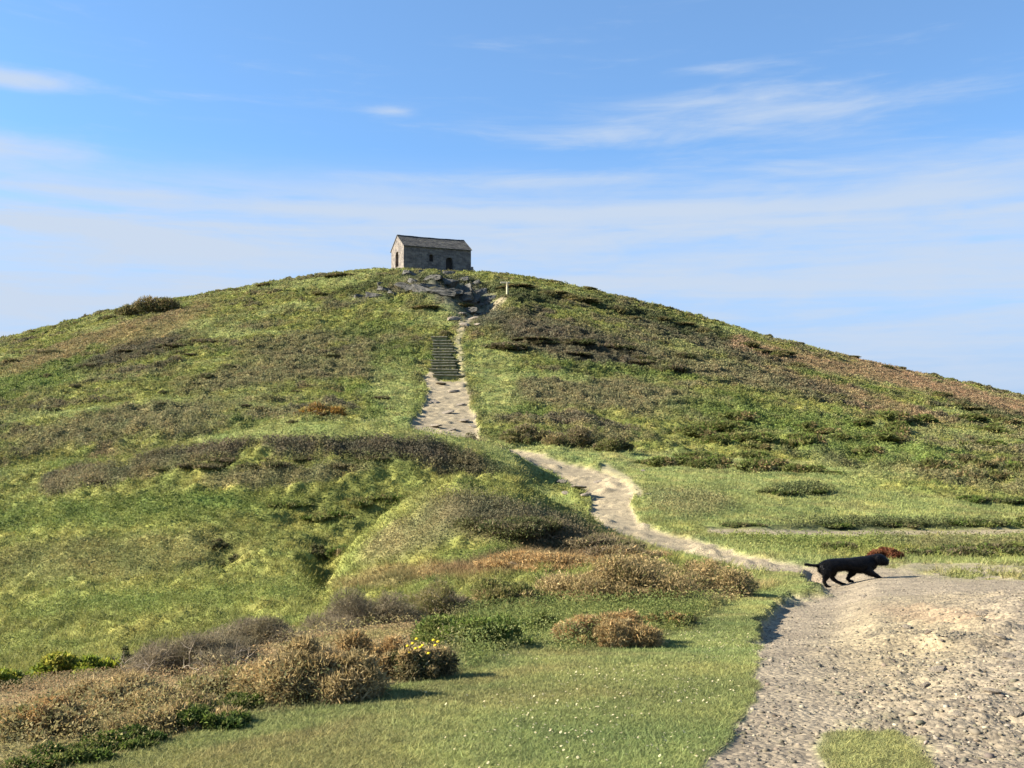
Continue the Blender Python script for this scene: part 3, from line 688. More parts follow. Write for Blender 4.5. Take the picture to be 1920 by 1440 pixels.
V[..., 1] = B[..., 0] * np.sin(a)[:, None] + B[..., 1] * np.cos(a)[:, None] + y[:, None]; V[..., 2] = B[..., 2] + (z + 0.15 * s)[:, None]
T = (bf[None] + (np.arange(NG) * len(base))[:, None, None]).reshape(-1, 3)
cc = np.array([0.200, 0.178, 0.138]) * np.exp(rng.normal(0, 0.30, (NG, 1))) * (1 + 0.03 * rng.normal(size=(NG, 3)))
tag(mesh_np("gravel", V.reshape(-1, 3), T, M_DRY, np.repeat(np.clip(cc, .03, .7), len(base), 0)), kind='stuff')
rocks = [from_bm("stone", rock_mesh(20 + k, 2), M_PALEROCK) for k in range(4)]
def put_rock(k, px, py, wpx, label, group, name="stone", m=None, hf=0.6, ylo=0, first={}):
    p = hit(px, py, ylo); src = rocks[k % 4]
    if (k % 4) in first: o = src.copy(); COL.objects.link(o)
    else: o = src; first[k % 4] = 1
    s_ = wpx * p.y / F * 0.5
    o.name = name; o.scale = (s_, s_ * 0.8, s_ * hf); o.rotation_euler = (0.1 * (k % 3), 0.12 * (k % 5 - 2), k * 1.3)
    o.location = (p.x, p.y, p.z + 0.12 * s_)
    tag(o, label, 'stone', group); return o
for k, (px, py, wp) in enumerate([(1760,1262,40),(1890,1235,34),(1860,1300,36),(1735,1286,26),(1800,1345,28),(1905,1345,30),(1700,1180,22),(1840,1155,26),(1620,1120,16),(1875,1195,26),(1580,1112,14),(1650,1300,18),(1505,1210,12),(1560,1255,14)]):
    put_rock(k, px, py, wp, "loose grey stone lying on the wide gravel path in the right foreground", "loose stones on the gravel path")
for k, (px, py, wp) in enumerate([(1052,905,30),(1085,918,34),(1098,930,26),(1062,925,22),(1120,905,20)]):
    put_rock(k + 1, px, py, wp, "pale rock slab breaking the surface where the path bends below the grassy knoll", "rock slabs in the path bend", ylo=36, hf=0.35)
for k, (px, py, wp) in enumerate([(826,722,24),(850,735,28),(815,755,24),(838,775,30),(870,790,28),(818,800,30),(845,808,26),(888,800,24),(862,760,22)]):
    put_rock(k + 2, px, py, wp, "pale rock ledge in the worn path below the wooden steps", "rock ledges below the steps", ylo=56, hf=0.3)
for k, (px, py, wp) in enumerate([(850,602,34),(872,610,26),(885,600,30),(865,590,26),(895,612,22),(905,592,24)]):
    put_rock(k + 3, px, py, wp, "pale flat rock on the path above the top of the wooden steps", "rocks above the steps", ylo=100, hf=0.45)
put_rock(1, 1205, 884, 14, "small white stone lying on the grass right of the path bend", None, ylo=40)
put_rock(2, 1216, 929, 16, "white stone at the grass bank edge right of the path bend", None, ylo=36)
put_rock(3, 1045, 965, 8, "tiny pale stone on the turf strip beside the knoll", None, ylo=30)

# outcrop under the chapel: tilted slate blocks, four shapes copied
def slab(seed):
    bm = bmesh.new(); bmesh.ops.create_cube(bm, size=2.0)
    bmesh.ops.subdivide_edges(bm, edges=bm.edges[:], cuts=7, use_grid_fill=True)
    rs = random.Random(seed); pl_ = []
    for _ in range(7):
        nv = Vector((rs.gauss(0, 1), rs.gauss(0, 1), rs.gauss(0, .7))).normalized(); pl_.append((nv, 0.55 + 0.45 * rs.random()))
    for vtx in bm.verts:
        p = vtx.co.copy()
        for nv, d in pl_:
            k = p.dot(nv)
            if k > d: p -= nv * (k - d)
        band = math.floor((p.z + 1) * 3.5 + 0.4 * math.sin(p.x * 2 + seed))
        o_ = 0.16 * (((band * 7919 + seed * 31) % 13) / 13 - 0.5)
        vtx.co = Vector((p.x * (1 + o_) + 0.03 * rs.gauss(0, 1), p.y * (1 + o_) + 0.03 * rs.gauss(0, 1), p.z * 0.9 + 0.03 * rs.gauss(0, 1)))
    return bm
SLABS = [from_bm("rock_slab", slab(11 * k + 3), M_ROCK) for k in range(5)]
rs = random.Random(8); n_s = 0
for px, py, wp, hp, tilt in [(795,548,50,12,-14),(758,538,46,11,-16),(728,549,44,9,-16),(700,557,36,8,-14),(835,532,46,13,14),(868,545,40,14,18),(828,552,56,12,4),(772,519,40,11,-22),(866,562,40,11,12),(900,552,34,14,22),(678,560,28,7,-10),(812,524,42,10,8),(905,574,36,11,16),(660,557,22,6,-10),
    (780,530,34,9,-20),(805,538,40,10,-10),(848,553,36,10,8),(742,552,34,7,-14),(775,546,40,9,-8),(830,548,40,10,6),(885,562,34,10,18),(880,585,34,10,10),(878,572,30,9,12),(900,592,28,9,6),(840,516,30,8,10),(720,535,26,7,-18),(790,513,26,8,-16),(865,530,30,10,16),(890,538,24,9,20),(920,562,24,12,24)]:
    p = hit(px, py, 115); s_ = p.y / F
    if n_s < 5: o = SLABS[n_s]
    else: o = SLABS[n_s % 5].copy(); COL.objects.link(o)
    n_s += 1
    o.location = (p.x, p.y + 0.5, p.z - 0.1 * hp * s_); o.scale = (wp * s_ * 0.5, wp * s_ * 0.3, hp * s_ * 0.75)
    o.rotation_euler = (R(rs.uniform(-30, 5)), R(-tilt + rs.uniform(-8, 8)), R(rs.uniform(-25, 25)))
    tag(o, "dark layered slate block of the craggy outcrop just below the chapel", 'rock', 'slate blocks of the outcrop below the chapel')

# ------------------------------------------------------------------ chapel
def wall_panel(L, top, openings, thick, name, m, parent, origin, xdir, ndir):
    """wall in its own plane: s along xdir, height z, thickness inwards (-ndir); openings (s0, s1, sill, spring, arch rise)"""
    xs = {0.0, L}
    for s0, s1, a_, b_, r_ in openings:
        for k in range(9): xs.add(s0 + (s1 - s0) * k / 8)
    for k in range(1, 10): xs.add(L * k / 10)
    xs = sorted(xs); bm = bmesh.new()
    xd, nd, og = Vector(xdir), Vector(ndir), Vector(origin)
    def P3(s, z, d): return bm.verts.new(og + xd * s + Vector((0, 0, z)) - nd * d)
    def head(o_, s):
        s0, s1, a_, b_, r_ = o_; t = (s - (s0 + s1) / 2) / ((s1 - s0) / 2)
        return b_ + r_ * math.sqrt(max(0, 1 - t * t))
    for a, b in zip(xs[:-1], xs[1:]):
        mid = (a + b) / 2; op = [o_ for o_ in openings if o_[0] < mid < o_[1]]
        segs = [((-1.5, -1.5), (top(a), top(b)))]
        if op:
            o_ = op[0]
            segs = [((-1.5, -1.5), (o_[2], o_[2]))]
            segs.append(((head(o_, a), head(o_, b)), (top(a), top(b))))
            f = [P3(a, head(o_, a), 0), P3(a, head(o_, a), thick), P3(b, head(o_, b), thick), P3(b, head(o_, b), 0)]; bm.faces.new(f)
            if True: bm.faces.new([P3(a, o_[2], 0), P3(b, o_[2], 0), P3(b, o_[2], thick), P3(a, o_[2], thick)])
        for lo, hi in segs:
            bm.faces.new([P3(a, lo[0], 0), P3(b, lo[1], 0), P3(b, hi[1], 0), P3(a, hi[0], 0)])
            bm.faces.new([P3(a, lo[0], thick), P3(a, hi[0], thick), P3(b, hi[1], thick), P3(b, lo[1], thick)])
    for o_ in openings:
        for s in o_[:2]:
            bm.faces.new([P3(s, o_[2], 0), P3(s, o_[2], thick), P3(s, o_[3], thick), P3(s, o_[3], 0)])
    bmesh.ops.remove_doubles(bm, verts=bm.verts[:], dist=1e-4)
    bmesh.ops.recalc_face_normals(bm, faces=bm.faces[:])
    return from_bm(name, bm, m, parent)
CA = R(24); CL, CW, CH, CR = 13.4, 8.0, 3.75, 2.45
cx = (757 - 960) / F * 172.0
chapel = empty("chapel", (cx, 172.0, 26.95), CA)
tag(chapel, "small ruined looking stone chapel with steep slate roof on the hilltop", "chapel")
gab = lambda s: CH + CR * (1 - abs(s - CW / 2) / (CW / 2))
wall_panel(CL, lambda s: CH, [(5.0, 5.8, 1.1, 2.2, 0.25), (8.3, 9.7, -0.4, 1.55, 0.5)], 0.75, "front_wall", M_WALL, chapel, (0, 0, 0), (1, 0, 0), (0, -1, 0))
wall_panel(CL, lambda s: CH, [], 0.75, "back_wall", M_WALL, chapel, (CL, CW, 0), (-1, 0, 0), (0, 1, 0))
wall_panel(CW, gab, [(2.75, 4.75, 0.30, 2.3, 0.95)], 0.8, "gable_wall", M_WALL, chapel, (-0.004, CW, 0), (0, -1, 0), (-1, 0, 0))
wall_panel(CW, gab, [], 0.8, "gable_wall", M_WALL, chapel, (CL + 0.004, 0, 0), (0, 1, 0), (1, 0, 0))
bm = bmesh.new()   # slate roof, slightly sagging, courses stepped
def roof_side(bm, y_e, y_r):
    NX, NC = 28, 11
    for c_ in range(NC):
        t0, t1 = c_ / NC, (c_ + 1) / NC
        for i_ in range(NX):
            a, b = -0.12 + (CL + 0.24) * i_ / NX, -0.12 + (CL + 0.24) * (i_ + 1) / NX
            rs = random.Random(c_ * 100 + i_ + (7 if y_e > 1 else 0)); j_ = 0.03 * rs.random()
            def pt(s, t, lift): 
                sag = -0.10 * math.sin(math.pi * s / CL) if 0 < s < CL else 0
                return bm.verts.new((s, y_e + (y_r - y_e) * t, CH - 0.06 + (CR + 0.1) * t + sag * t + lift))
            f = [pt(a, t0 - 0.02, 0.10 + j_), pt(b, t0 - 0.02, 0.10 + j_), pt(b, t1, 0.05), pt(a, t1, 0.05)]
            g = [pt(a, t0 - 0.02, 0.0), pt(b, t0 - 0.02, 0.0)]
            bm.faces.new(f); bm.faces.new([g[0], g[1], f[1], f[0]])
roof_side(bm, -0.22, CW / 2); roof_side(bm, CW + 0.22, CW / 2)
for s in (-0.12, CL + 0.12):
    vs = [bm.verts.new((s, yy, zz)) for yy, zz in ((-0.22, CH - 0.06), (CW / 2, CH + CR + 0.04), (CW + 0.22, CH - 0.06), (CW + 0.22, CH + 0.1), (CW / 2, CH + CR + 0.16), (-0.22, CH + 0.1))]
    bm.faces.new([vs[0], vs[1], vs[4], vs[5]]); bm.faces.new([vs[1], vs[2], vs[3], vs[4]])
roof = from_bm("roof", bm, M_ROOF, chapel)
bm = bmesh.new()
for k in range(20):
    a = -0.1 + (CL + 0.2) * k / 20
    sag = -0.10 * math.sin(math.pi * min(max(a / CL, 0), 1)); h = 0.02 * math.sin(k * 5.1)
    mt = Matrix.Translation((a + 0.33, CW / 2, CH + CR + 0.10 + sag + h)) @ Matrix.Diagonal((0.64, 0.5, 0.16, 1))
    bmesh.ops.create_cube(bm, size=1.0, matrix=mt)
from_bm("ridge_stone", bm, M_ROOF, roof)
M_DOOR = plain_material("old_brown_door", (0.16, 0.085, 0.045), 0.8, 0.35, 4.0); M_DARK = plain_material("interior_shade_colour", (0.03, 0.025, 0.022), 0.8, 0.3, 4.0)  # M_DARK: shade inside the front openings, put into the colour
def panel(name, m, lo, hi, parent):
    bm = bmesh.new(); c_ = [(a + b) / 2 for a, b in zip(lo, hi)]; d_ = [b - a for a, b in zip(lo, hi)]
    bmesh.ops.create_cube(bm, size=1.0, matrix=Matrix.Translation(c_) @ Matrix.Diagonal((*d_, 1)))
    bmesh.ops.bevel(bm, geom=bm.edges[:], offset=0.01, segments=1, affect='EDGES')
    return from_bm(name, bm, m, parent)
panel("door", M_DOOR, (0.55, CW - 4.8, 0.30), (0.63, CW - 2.7, 3.3), chapel)
panel("door", M_DARK, (8.25, 0.62, -0.4), (9.75, 0.70, 2.1), chapel)
panel("window_dark_fill", M_DARK, (4.95, 0.60, 1.05), (5.85, 0.66, 2.68), chapel)  # dark panel in place of the unlit room behind the window
# lead-in plinth stones at the corner that shows
panel("plinth", M_WALL, (CL - 0.3, -0.35, -0.8), (CL + 0.35, 1.5, 0.55), chapel)

# ------------------------------------------------------------------ steps
st0, st1 = hit(838, 712, 80), hit(826, 640, 80)
steps = empty("hillside_steps", st0)
tag(steps, "flight of dark timber edged steps climbing the hill path towards the chapel", "steps")
NS = 14
for k in range(NS):
    t = k / (NS - 1); p = st0.lerp(st1, t); p.z = max(gz(p.x, p.y), gz(p.x, p.y - 0.6)) + 0.42
    wd = (56 - 18 * t) * p.y / F * random.Random(k * 3).uniform(0.74, 1.12); p.x += random.Random(k * 7).uniform(-.22, .22); p.z += random.Random(k * 5).uniform(-.07, .07)
    bm = bmesh.new()
    bmesh.ops.create_cube(bm, size=1.0, matrix=Matrix.Translation((0, -0.06, 0.0)) @ Matrix.Diagonal((wd, 0.26, 0.13, 1)))
    bmesh.ops.bevel(bm, geom=bm.edges[:], offset=0.03, segments=2, affect='EDGES')
    o = from_bm("step", bm, M_STEP, steps)
    for nm, mm_, lo, hi in (("riser", M_RISER, (-wd * .48, 0.0, -0.62), (wd * .48, 0.14, -0.066)), ("tread", M_TREAD, (-wd * .49, 0.072, -0.06), (wd * .49, 1.8, 0.05))):
        bm = bmesh.new(); c_ = [(q + r_) / 2 for q, r_ in zip(lo, hi)]; d_ = [r_ - q for q, r_ in zip(lo, hi)]
        bmesh.ops.create_cube(bm, size=1.0, matrix=Matrix.Translation(c_) @ Matrix.Diagonal((*d_, 1))); from_bm(nm, bm, mm_, o)
    o.location = p - st0; o.rotation_euler = (0, R(random.Random(k).uniform(-2, 2)), R(random.Random(k + 5).uniform(-3, 3)))

# post by the path under the summit
pp = hit(951, 556, 120)
post = empty("marker_post", (pp.x, pp.y, pp.z))
tag(post, "short pale wooden marker post with a cross arm beside the path near the top", "post")
M_PALEWOOD = plain_material("pale_wood", (0.42, 0.38, 0.24), 0.85, 0.2, 5.0)
bm = bmesh.new(); bmesh.ops.create_cone(bm, cap_ends=True, segments=10, radius1=0.20, radius2=0.17, depth=2.4, matrix=Matrix.Translation((0, 0, 1.0))); from_bm("post", bm, M_PALEWOOD, post)
bm = bmesh.new(); bmesh.ops.create_cube(bm, size=1.0, matrix=Matrix.Translation((-0.35, -0.06, 2.08)) @ Matrix.Diagonal((1.5, 0.16, 0.28, 1))); bmesh.ops.bevel(bm, geom=bm.edges[:], offset=0.03, segments=1, affect='EDGES'); from_bm("arm", bm, M_PALEWOOD, post)

# ------------------------------------------------------------------ shrubs
def bush_arrays(seed, w_, d_, h_, n, leaf, asp, pal, lumps=14, up=0.6, blade=False, droop=0.0):
    r = np.random.default_rng(seed)
    K = int(lumps * 1.6); ang = r.random(K) * 2 * np.pi; rr = np.sqrt(r.random(K)) * 0.82
    cz = (1 - rr ** 2) * (0.25 + 0.50 * r.random(K)); cen = np.stack([np.cos(ang) * rr, np.sin(ang) * rr, cz], -1)
    rad = 0.12 + 0.26 * r.random(K) ** 1.5
    which = r.choice(K, n, p=rad ** 2 / (rad ** 2).sum())
    d = r.normal(size=(n, 3)); d[:, 2] += 0.35; d /= np.linalg.norm(d, axis=1, keepdims=True)
    sh = rad[which] * (1.0 - 0.55 * r.random(n) ** 1.6 + 0.10 * r.normal(size=n))
    p = cen[which] + d * sh[:, None]
    p[:, 2] = np.where(p[:, 2] < 0.02, np.abs(p[:, 2]) * 0.5, p[:, 2])
    P3 = p * np.array([w_ / 2, d_ / 2, h_])
    a = d * 0.7 + r.normal(size=(n, 3)) * 0.55 + np.array([0, 0, up]); a /= np.linalg.norm(a, axis=1, keepdims=True)
    b = np.cross(a, r.normal(size=(n, 3))); b /= np.linalg.norm(b, axis=1, keepdims=True) + 1e-9
    L = leaf * (0.55 + 0.9 * r.random((n, 1)))
    V = np.stack([P3 - b * L * asp * 0.5 - a * L * 0.35, P3 + b * L * asp * 0.5 - a * L * 0.35, P3 + a * L * 0.65], 1).reshape(-1, 3)
    pal = np.array(pal); lumpc = r.choice(len(pal), K); mixk = r.random(n) < 0.6
    ci = np.where(mixk, lumpc[which], r.choice(len(pal), n))
    C = np.clip(pal[ci] * (0.7 + 0.6 * r.random((n, 1))), 0.005, 0.9)
    return V, np.arange(3 * n).reshape(-1, 3), np.repeat(C, 3, 0), cen * np.array([w_ / 2, d_ / 2, h_])
def stem_arrays(seed, cen, r0, k=10):
    r = np.random.default_rng(seed + 99); VS, QS, off = [], [], 0
    for c_ in cen[:k]:
        b0 = np.array([c_[0] * 0.25, c_[1] * 0.25, -0.05]); m_ = (b0 + c_) / 2 + r.normal(size=3) * 0.08 * np.linalg.norm(c_)
        v_, q_ = tube_arrays([b0, m_, c_], [r0, r0 * 0.7, r0 * 0.35], 5)
        VS.append(v_); QS.append(q_ + off); off += len(v_)
    return np.concatenate(VS), np.concatenate(QS)
PAL = {
 'tan': [(0.376, 0.280, 0.137), (0.292, 0.227, 0.108), (0.417, 0.328, 0.174), (0.223, 0.180, 0.087)],
 'orange': [(0.398, 0.267, 0.124), (0.335, 0.217, 0.094), (0.373, 0.303, 0.160), (0.249, 0.188, 0.087)],
 'grey': [(0.206, 0.172, 0.119), (0.156, 0.134, 0.092), (0.242, 0.211, 0.135), (0.121, 0.108, 0.065)],
 'olive': [(0.138, 0.144, 0.048), (0.188, 0.169, 0.066), (0.106, 0.119, 0.036), (0.225, 0.175, 0.084)],
 'green': [(0.081, 0.121, 0.024), (0.115, 0.161, 0.033), (0.057, 0.092, 0.022), (0.138, 0.155, 0.044)],
 'dark': [(0.068, 0.083, 0.031), (0.098, 0.105, 0.043), (0.127, 0.112, 0.057)],
 'lime': [(0.24, 0.27, 0.03), (0.17, 0.22, 0.03), (0.28, 0.27, 0.05), (0.11, 0.15, 0.03)],
 'heath': [(0.150, 0.121, 0.078), (0.188, 0.155, 0.090), (0.112, 0.101, 0.054), (0.125, 0.135, 0.048)],
 'rust': [(0.177, 0.063, 0.030), (0.130, 0.038, 0.020), (0.200, 0.094, 0.047), (0.071, 0.022, 0.013)],
 'gold': [(0.300, 0.170, 0.039), (0.225, 0.153, 0.065), (0.105, 0.085, 0.052), (0.270, 0.221, 0.065)],
}
M_FLOWER = plain_material('gorse_yellow', (0.62, 0.46, 0.02), 0.7, 0.15, 30)
SEED = [100]
def shrub(name, px, py, wpx, hpx, pal, label, cat='bush', depth=0.7, n=9000, leaf=0.05, asp=0.4, lumps=16, ylo=0, group=None, stems=8, up=0.15, flowers=0, shift=(0, 0), mm=None, sink=0.03):
    """shrub standing on the ground at the foot pixel (px, py)"""
    SEED[0] += 1; sd_ = SEED[0]
    p = hit(px, py, ylo); s_ = p.y / F; w_, h_ = wpx * s_, hpx * s_; d_ = max(depth * w_, h_)
    yc = p.y + d_ * 0.42; zc = min(gz(p.x, yc), p.z + 0.3 * h_)
    ztop = -(py - hpx - HOR) / F * yc; h_ = min(max((ztop - zc) * 1.04, 0.5 * h_), 2.2 * h_)
    root = empty(name, (p.x, yc, zc - sink * h_))
    tag(root, label, cat, group)
    V, T, C, cen = bush_arrays(sd_, w_, d_, h_, n, leaf, asp, PAL[pal] if isinstance(pal, str) else sum((PAL[q_] for q_ in pal), []), lumps, up)
    mesh_np("foliage", V, T, mm or (M_DRY if pal in ('tan', 'orange', 'grey') else M_LEAF), C, root)
    if stems:
        v_, q_ = stem_arrays(sd_, cen, 0.008 + 0.012 * h_, stems); mesh_np("stem", v_, q_, M_TRUNK if pal in ('green', 'dark', 'olive') else M_TWIG, None, root)
    if flowers:
        r = np.random.default_rng(sd_ + 5)
        c0 = cen[np.argmax(cen[:, 2])]
        fx = c0 + r.normal(size=(flowers, 3)) * np.array([0.055, 0.05, 0.025]) * (h_ / 0.35) + np.array([0, -0.05, 0.16 * h_])
        for q_ in fx:
            bm = bmesh.new(); bmesh.ops.create_icosphere(bm, subdivisions=1, radius=0.011, matrix=Matrix.Translation(tuple(q_)) @ Matrix.Diagonal((1.3, 1, .8, 1))); from_bm("flower", bm, M_FLOWER, root)
    return root
# scrub belt, near
shrub("bracken_bush", 570, 1326, 290, 135, 'tan', "big tan dead bracken bush at the lawn edge, left of the yellow flowered gorse", n=26000, leaf=0.045, asp=0.22, lumps=26, stems=14)
shrub("bracken_bush", 690, 1275, 240, 105, 'orange', "orange brown dead bracken bush behind and left of the yellow flowers", n=15000, leaf=0.045, asp=0.22, lumps=18)
shrub("gorse_bush", 778, 1280, 160, 78, ('tan', 'dark'), "brown and dark gorse bush with a yellow flower tuft at the lawn edge", n=14000, leaf=0.035, asp=0.25, lumps=16, flowers=11)
shrub("green_bush", 880, 1222, 270, 88, 'green', "low dark green bush between the yellow flowered gorse and the olive bush", n=22000, leaf=0.035, asp=0.4, lumps=22)
shrub("green_bush", 1010, 1190, 130, 44, 'green', "small bright green low bush left of the orange bracken clump", n=7000, leaf=0.04, asp=0.4, lumps=10)
shrub("twiggy_bush", 670, 1192, 260, 88, 'grey', "grey leafless twiggy bush above the tan bracken at the scrub belt", n=20000, leaf=0.07, asp=0.07, lumps=18, stems=16)
shrub("twiggy_bush", 810, 1170, 190, 78, ('grey', 'olive'), "grey olive twiggy bush between the grey and the olive bush", n=15000, leaf=0.06, asp=0.12, lumps=16, stems=12)
shrub("olive_bush", 950, 1155, 210, 78, 'olive', "olive green rounded bush left of the big tan bush", n=20000, leaf=0.05, asp=0.35, lumps=18)
shrub("tan_bush", 1170, 1142, 320, 106, ('tan', 'tan', 'olive'), "large tan dry bush beside the lower path, left half of a joined pair", n=46000, leaf=0.05, asp=0.3, lumps=26, stems=14, depth=0.8)
shrub("tan_bush", 1320, 1120, 250, 92, ('tan', 'tan', 'olive', 'dark'), "tan and dark green bush beside the lower path, nearest to the dog", n=40000, leaf=0.05, asp=0.3, lumps=20)
shrub("bracken_clump", 1150, 1216, 220, 86, 'orange', "orange dead bracken clump on the lawn below the big tan bush", n=15000, leaf=0.04, asp=0.22, lumps=18)
shrub("bracken_clump", 1262, 1178, 110, 36, ('orange', 'green'), "small brown and green clump at the right end of the orange bracken", n=6000, leaf=0.035, asp=0.3, lumps=10)
shrub("ivy_bush", 235, 1262, 110, 70, 'dark', "dark glossy ivy bush right of the yellow green plants", n=9000, leaf=0.03, asp=0.7, lumps=12)
dead = shrub("dead_gorse_bush", 345, 1272, 270, 92, 'grey', "dead grey gorse bush with bare pale branches at the left of the scrub", n=14000, leaf=0.08, asp=0.05, lumps=18, stems=10)
M_BLEACH = plain_material("bleached_twig", (0.30, 0.255, 0.195), 0.95, 0.35, 14)
for k in range(22):
    r = random.Random(500 + k); VS_, QS_, of_ = [], [], 0
    def limb_(p0, dr, n_, r0):
        pts = [p0]; d_ = dr
        for q_ in range(n_):
            d_ = (d_ + Vector((r.gauss(0, .5), r.gauss(0, .4), r.gauss(.1, .45))) * 0.6).normalized(); pts.append(pts[-1] + d_ * r.uniform(.025, .05))
        v_, q_ = tube_arrays([tuple(q) for q in pts], np.linspace(r0, r0 * .3, len(pts)), 5); return pts, v_, q_
    pts, v_, q_ = limb_(Vector((r.uniform(-.42, .50), -0.30 + r.uniform(-.08, .10), r.uniform(.02, .16))), Vector((r.gauss(.2, .7), r.gauss(0, .3), .6)), 5, r.uniform(.0022, .0042))
    VS_.append(v_); QS_.append(q_); of_ = len(v_)
    for f_ in (2, 3):
        _, v_, q_ = limb_(pts[f_], Vector((r.gauss(0, .8), r.gauss(0, .4), .5)), 3, .0022); VS_.append(v_); QS_.append(q_ + of_); of_ += len(v_)
    mesh_np("bare_branch", np.concatenate(VS_), np.concatenate(QS_), M_BLEACH, None, dead, smooth=True)
shrub("twiggy_bush", 480, 1228, 230, 72, 'grey', "grey brown twiggy bush right of the dead gorse with pale branches", n=14000, leaf=0.07, asp=0.07, lumps=16, stems=12)
shrub("bracken_bush", 430, 1312, 210, 70, ('tan', 'olive'), "mixed tan and olive low bush in front of the dead grey gorse", n=11000, leaf=0.04, asp=0.22)
shrub("bracken_bush", 190, 1345, 270, 78, 'tan', "brown dead bracken bush below the yellow green plants", n=16000, leaf=0.04, asp=0.22, lumps=20)
shrub("bracken_bush", 30, 1395, 260, 92, ('tan', 'tan', 'orange', 'olive'), "brown and olive scrub bush at the lower left corner", n=16000, leaf=0.035, asp=0.22, lumps=20)
shrub("bracken_bush", 300, 1380, 270, 72, ('tan', 'tan', 'olive'), "olive brown scrub bush just above the green fringe of the lawn", n=15000, leaf=0.035, asp=0.25, lumps=20)
shrub("leafy_plant", 110, 1278, 200, 58, 'lime', "yellow green leafy plants along the far edge of the left scrub", 'plant', n=9000, leaf=0.05, asp=0.6, lumps=16)
shrub("leafy_plant", -20, 1300, 140, 56, 'lime', "yellow green leafy plant clump cut by the left picture edge", 'plant', n=7000, leaf=0.05, asp=0.6, lumps=12)
for k, (px, py, wp, hp) in enumerate([(370,1375,170,50),(215,1412,170,48),(90,1448,180,50),(445,1335,90,36)]):
    shrub("green_fringe_plant", px, py, wp, hp, 'green', "low dark green plant in the fringe where the left scrub meets the lawn", 'plant', n=8000, leaf=0.028, asp=0.5, lumps=14, group="green fringe plants along the lawn")
# knolls, middle distance
shrub("heather_mound", 960, 1030, 230, 70, ('heath', 'dark'), "dark heather mound on the right shoulder of the near knoll", n=16000, leaf=0.12, asp=0.25, lumps=22, ylo=20)
shrub("heather_mound", 1100, 1040, 220, 42, 'heath', "brown heather mound sloping to the path right of the near knoll", n=12000, leaf=0.11, asp=0.25, lumps=18, ylo=17)
shrub("bracken_patch", 1010, 1075, 260, 42, 'orange', "pinkish tan bracken patch on the bank in front of the near knoll", n=12000, leaf=0.10, asp=0.2, lumps=20, ylo=14)
shrub("bracken_patch", 1180, 1062, 180, 46, ('orange', 'heath'), "brown bracken patch beside the path above the big tan bush", n=10000, leaf=0.10, asp=0.2, lumps=16, ylo=14)
for k, (px, py, wp, hp) in enumerate([(300,888,170,16),(420,872,180,20),(550,868,190,16),(690,868,170,15),(170,908,130,14),(820,876,150,14),(500,884,140,16),(620,880,140,14),(380,888,120,15)]):
    shrub("heather_mound", px, py, wp, hp, ('heath', 'dark'), "dark brown heather mound on the crest of the far knoll left of the path", n=7000, leaf=0.20, asp=0.25, lumps=16, ylo=40, group="heather mounds on the far knoll")
for k, (px, py, wp, hp) in enumerate([(670,960,150,30),(610,985,110,26),(640,1040,70,18),(540,960,100,22),(730,945,120,20)]):
    shrub("green_bush", px, py, wp, hp, ('green', 'olive'), "green scrub clump in the hollow left of the near knoll", n=4000, leaf=0.16, asp=0.4, lumps=12, ylo=30, group="green clumps in the hollow")
# shaded hollows in the left slope, their shade put in as dark foliage clumps
for k, (px, py, wp, hp, lb) in enumerate([(398,1036,58,30,"dark leafy clump standing in for the shade in the upper hollow of the left green slope"), (432,1060,62,24,"dark leafy clump standing in for the shade in the lower hollow of the left green slope"), (590,1056,60,40,"dark leafy clump standing in for the shade in the crease left of the near knoll")]):
    shrub("hollow_shade_clump", px, py, wp, hp, 'dark', lb, n=3000, leaf=0.10, asp=0.35, lumps=9, ylo=24)
# right of the path
for k, (px, py, wp, hp) in enumerate([(980,838,130,42),(1080,842,140,44),(1150,845,90,30)]):
    shrub("gorse_bush", px, py, wp, hp, ('olive', 'heath'), "olive brown gorse bush in the low row right of the path", n=7000, leaf=0.22, asp=0.25, lumps=14, ylo=56, group="gorse row right of the path")
shrub("gorse_bush", 590, 780, 110, 26, 'gold', "low gorse bush with orange yellow flowers on the left slope", n=5000, leaf=0.25, asp=0.3, lumps=12, ylo=60)
shrub("windblown_tree", 280, 590, 124, 38, ('olive', 'dark'), "windswept bushy tree alone on the left skyline", 'tree', n=9000, leaf=0.40, asp=0.35, lumps=22, ylo=140, stems=14, depth=0.4)
shrub("windblown_shrub", 232, 592, 44, 26, ('olive', 'dark'), "small ragged shrub left of the skyline tree", n=2200, leaf=0.35, asp=0.35, lumps=8, ylo=140)
rb = shrub("rust_bracken_bush", 1668, 1051, 72, 24, 'rust', "rust red dead bracken bush just behind the black dog", n=9000, leaf=0.10, asp=0.3, lumps=14, ylo=20)
for k, (px, py, wp, hp) in enumerate([(1740,1046,100,24),(1820,1048,120,28),(1900,1046,110,30),(1580,1030,70,16)]):
    shrub("low_scrub_bush", px, py, wp, hp, ('green', 'heath', 'dark'), "low dark green and brown bush at the foot of the bank right of the dog", n=5000, leaf=0.10, asp=0.35, lumps=14, ylo=24, group="low bushes at the bank foot")
for k, (px, py, wp, hp) in enumerate([(1460,930,80,14),(1535,930,70,14),(1400,992,90,10),(1560,993,100,12),(1700,993,110,16),(1840,993,120,22),(1930,992,90,24),(1830,945,90,18),(1905,950,80,20)]):
    shrub("bank_bush", px, py, wp, hp, ('dark', 'green'), "narrow dark bush growing on the grassy bank above the thin level track", n=3200, leaf=0.14, asp=0.35, lumps=12, ylo=34, group="bushes on the bank above the track")
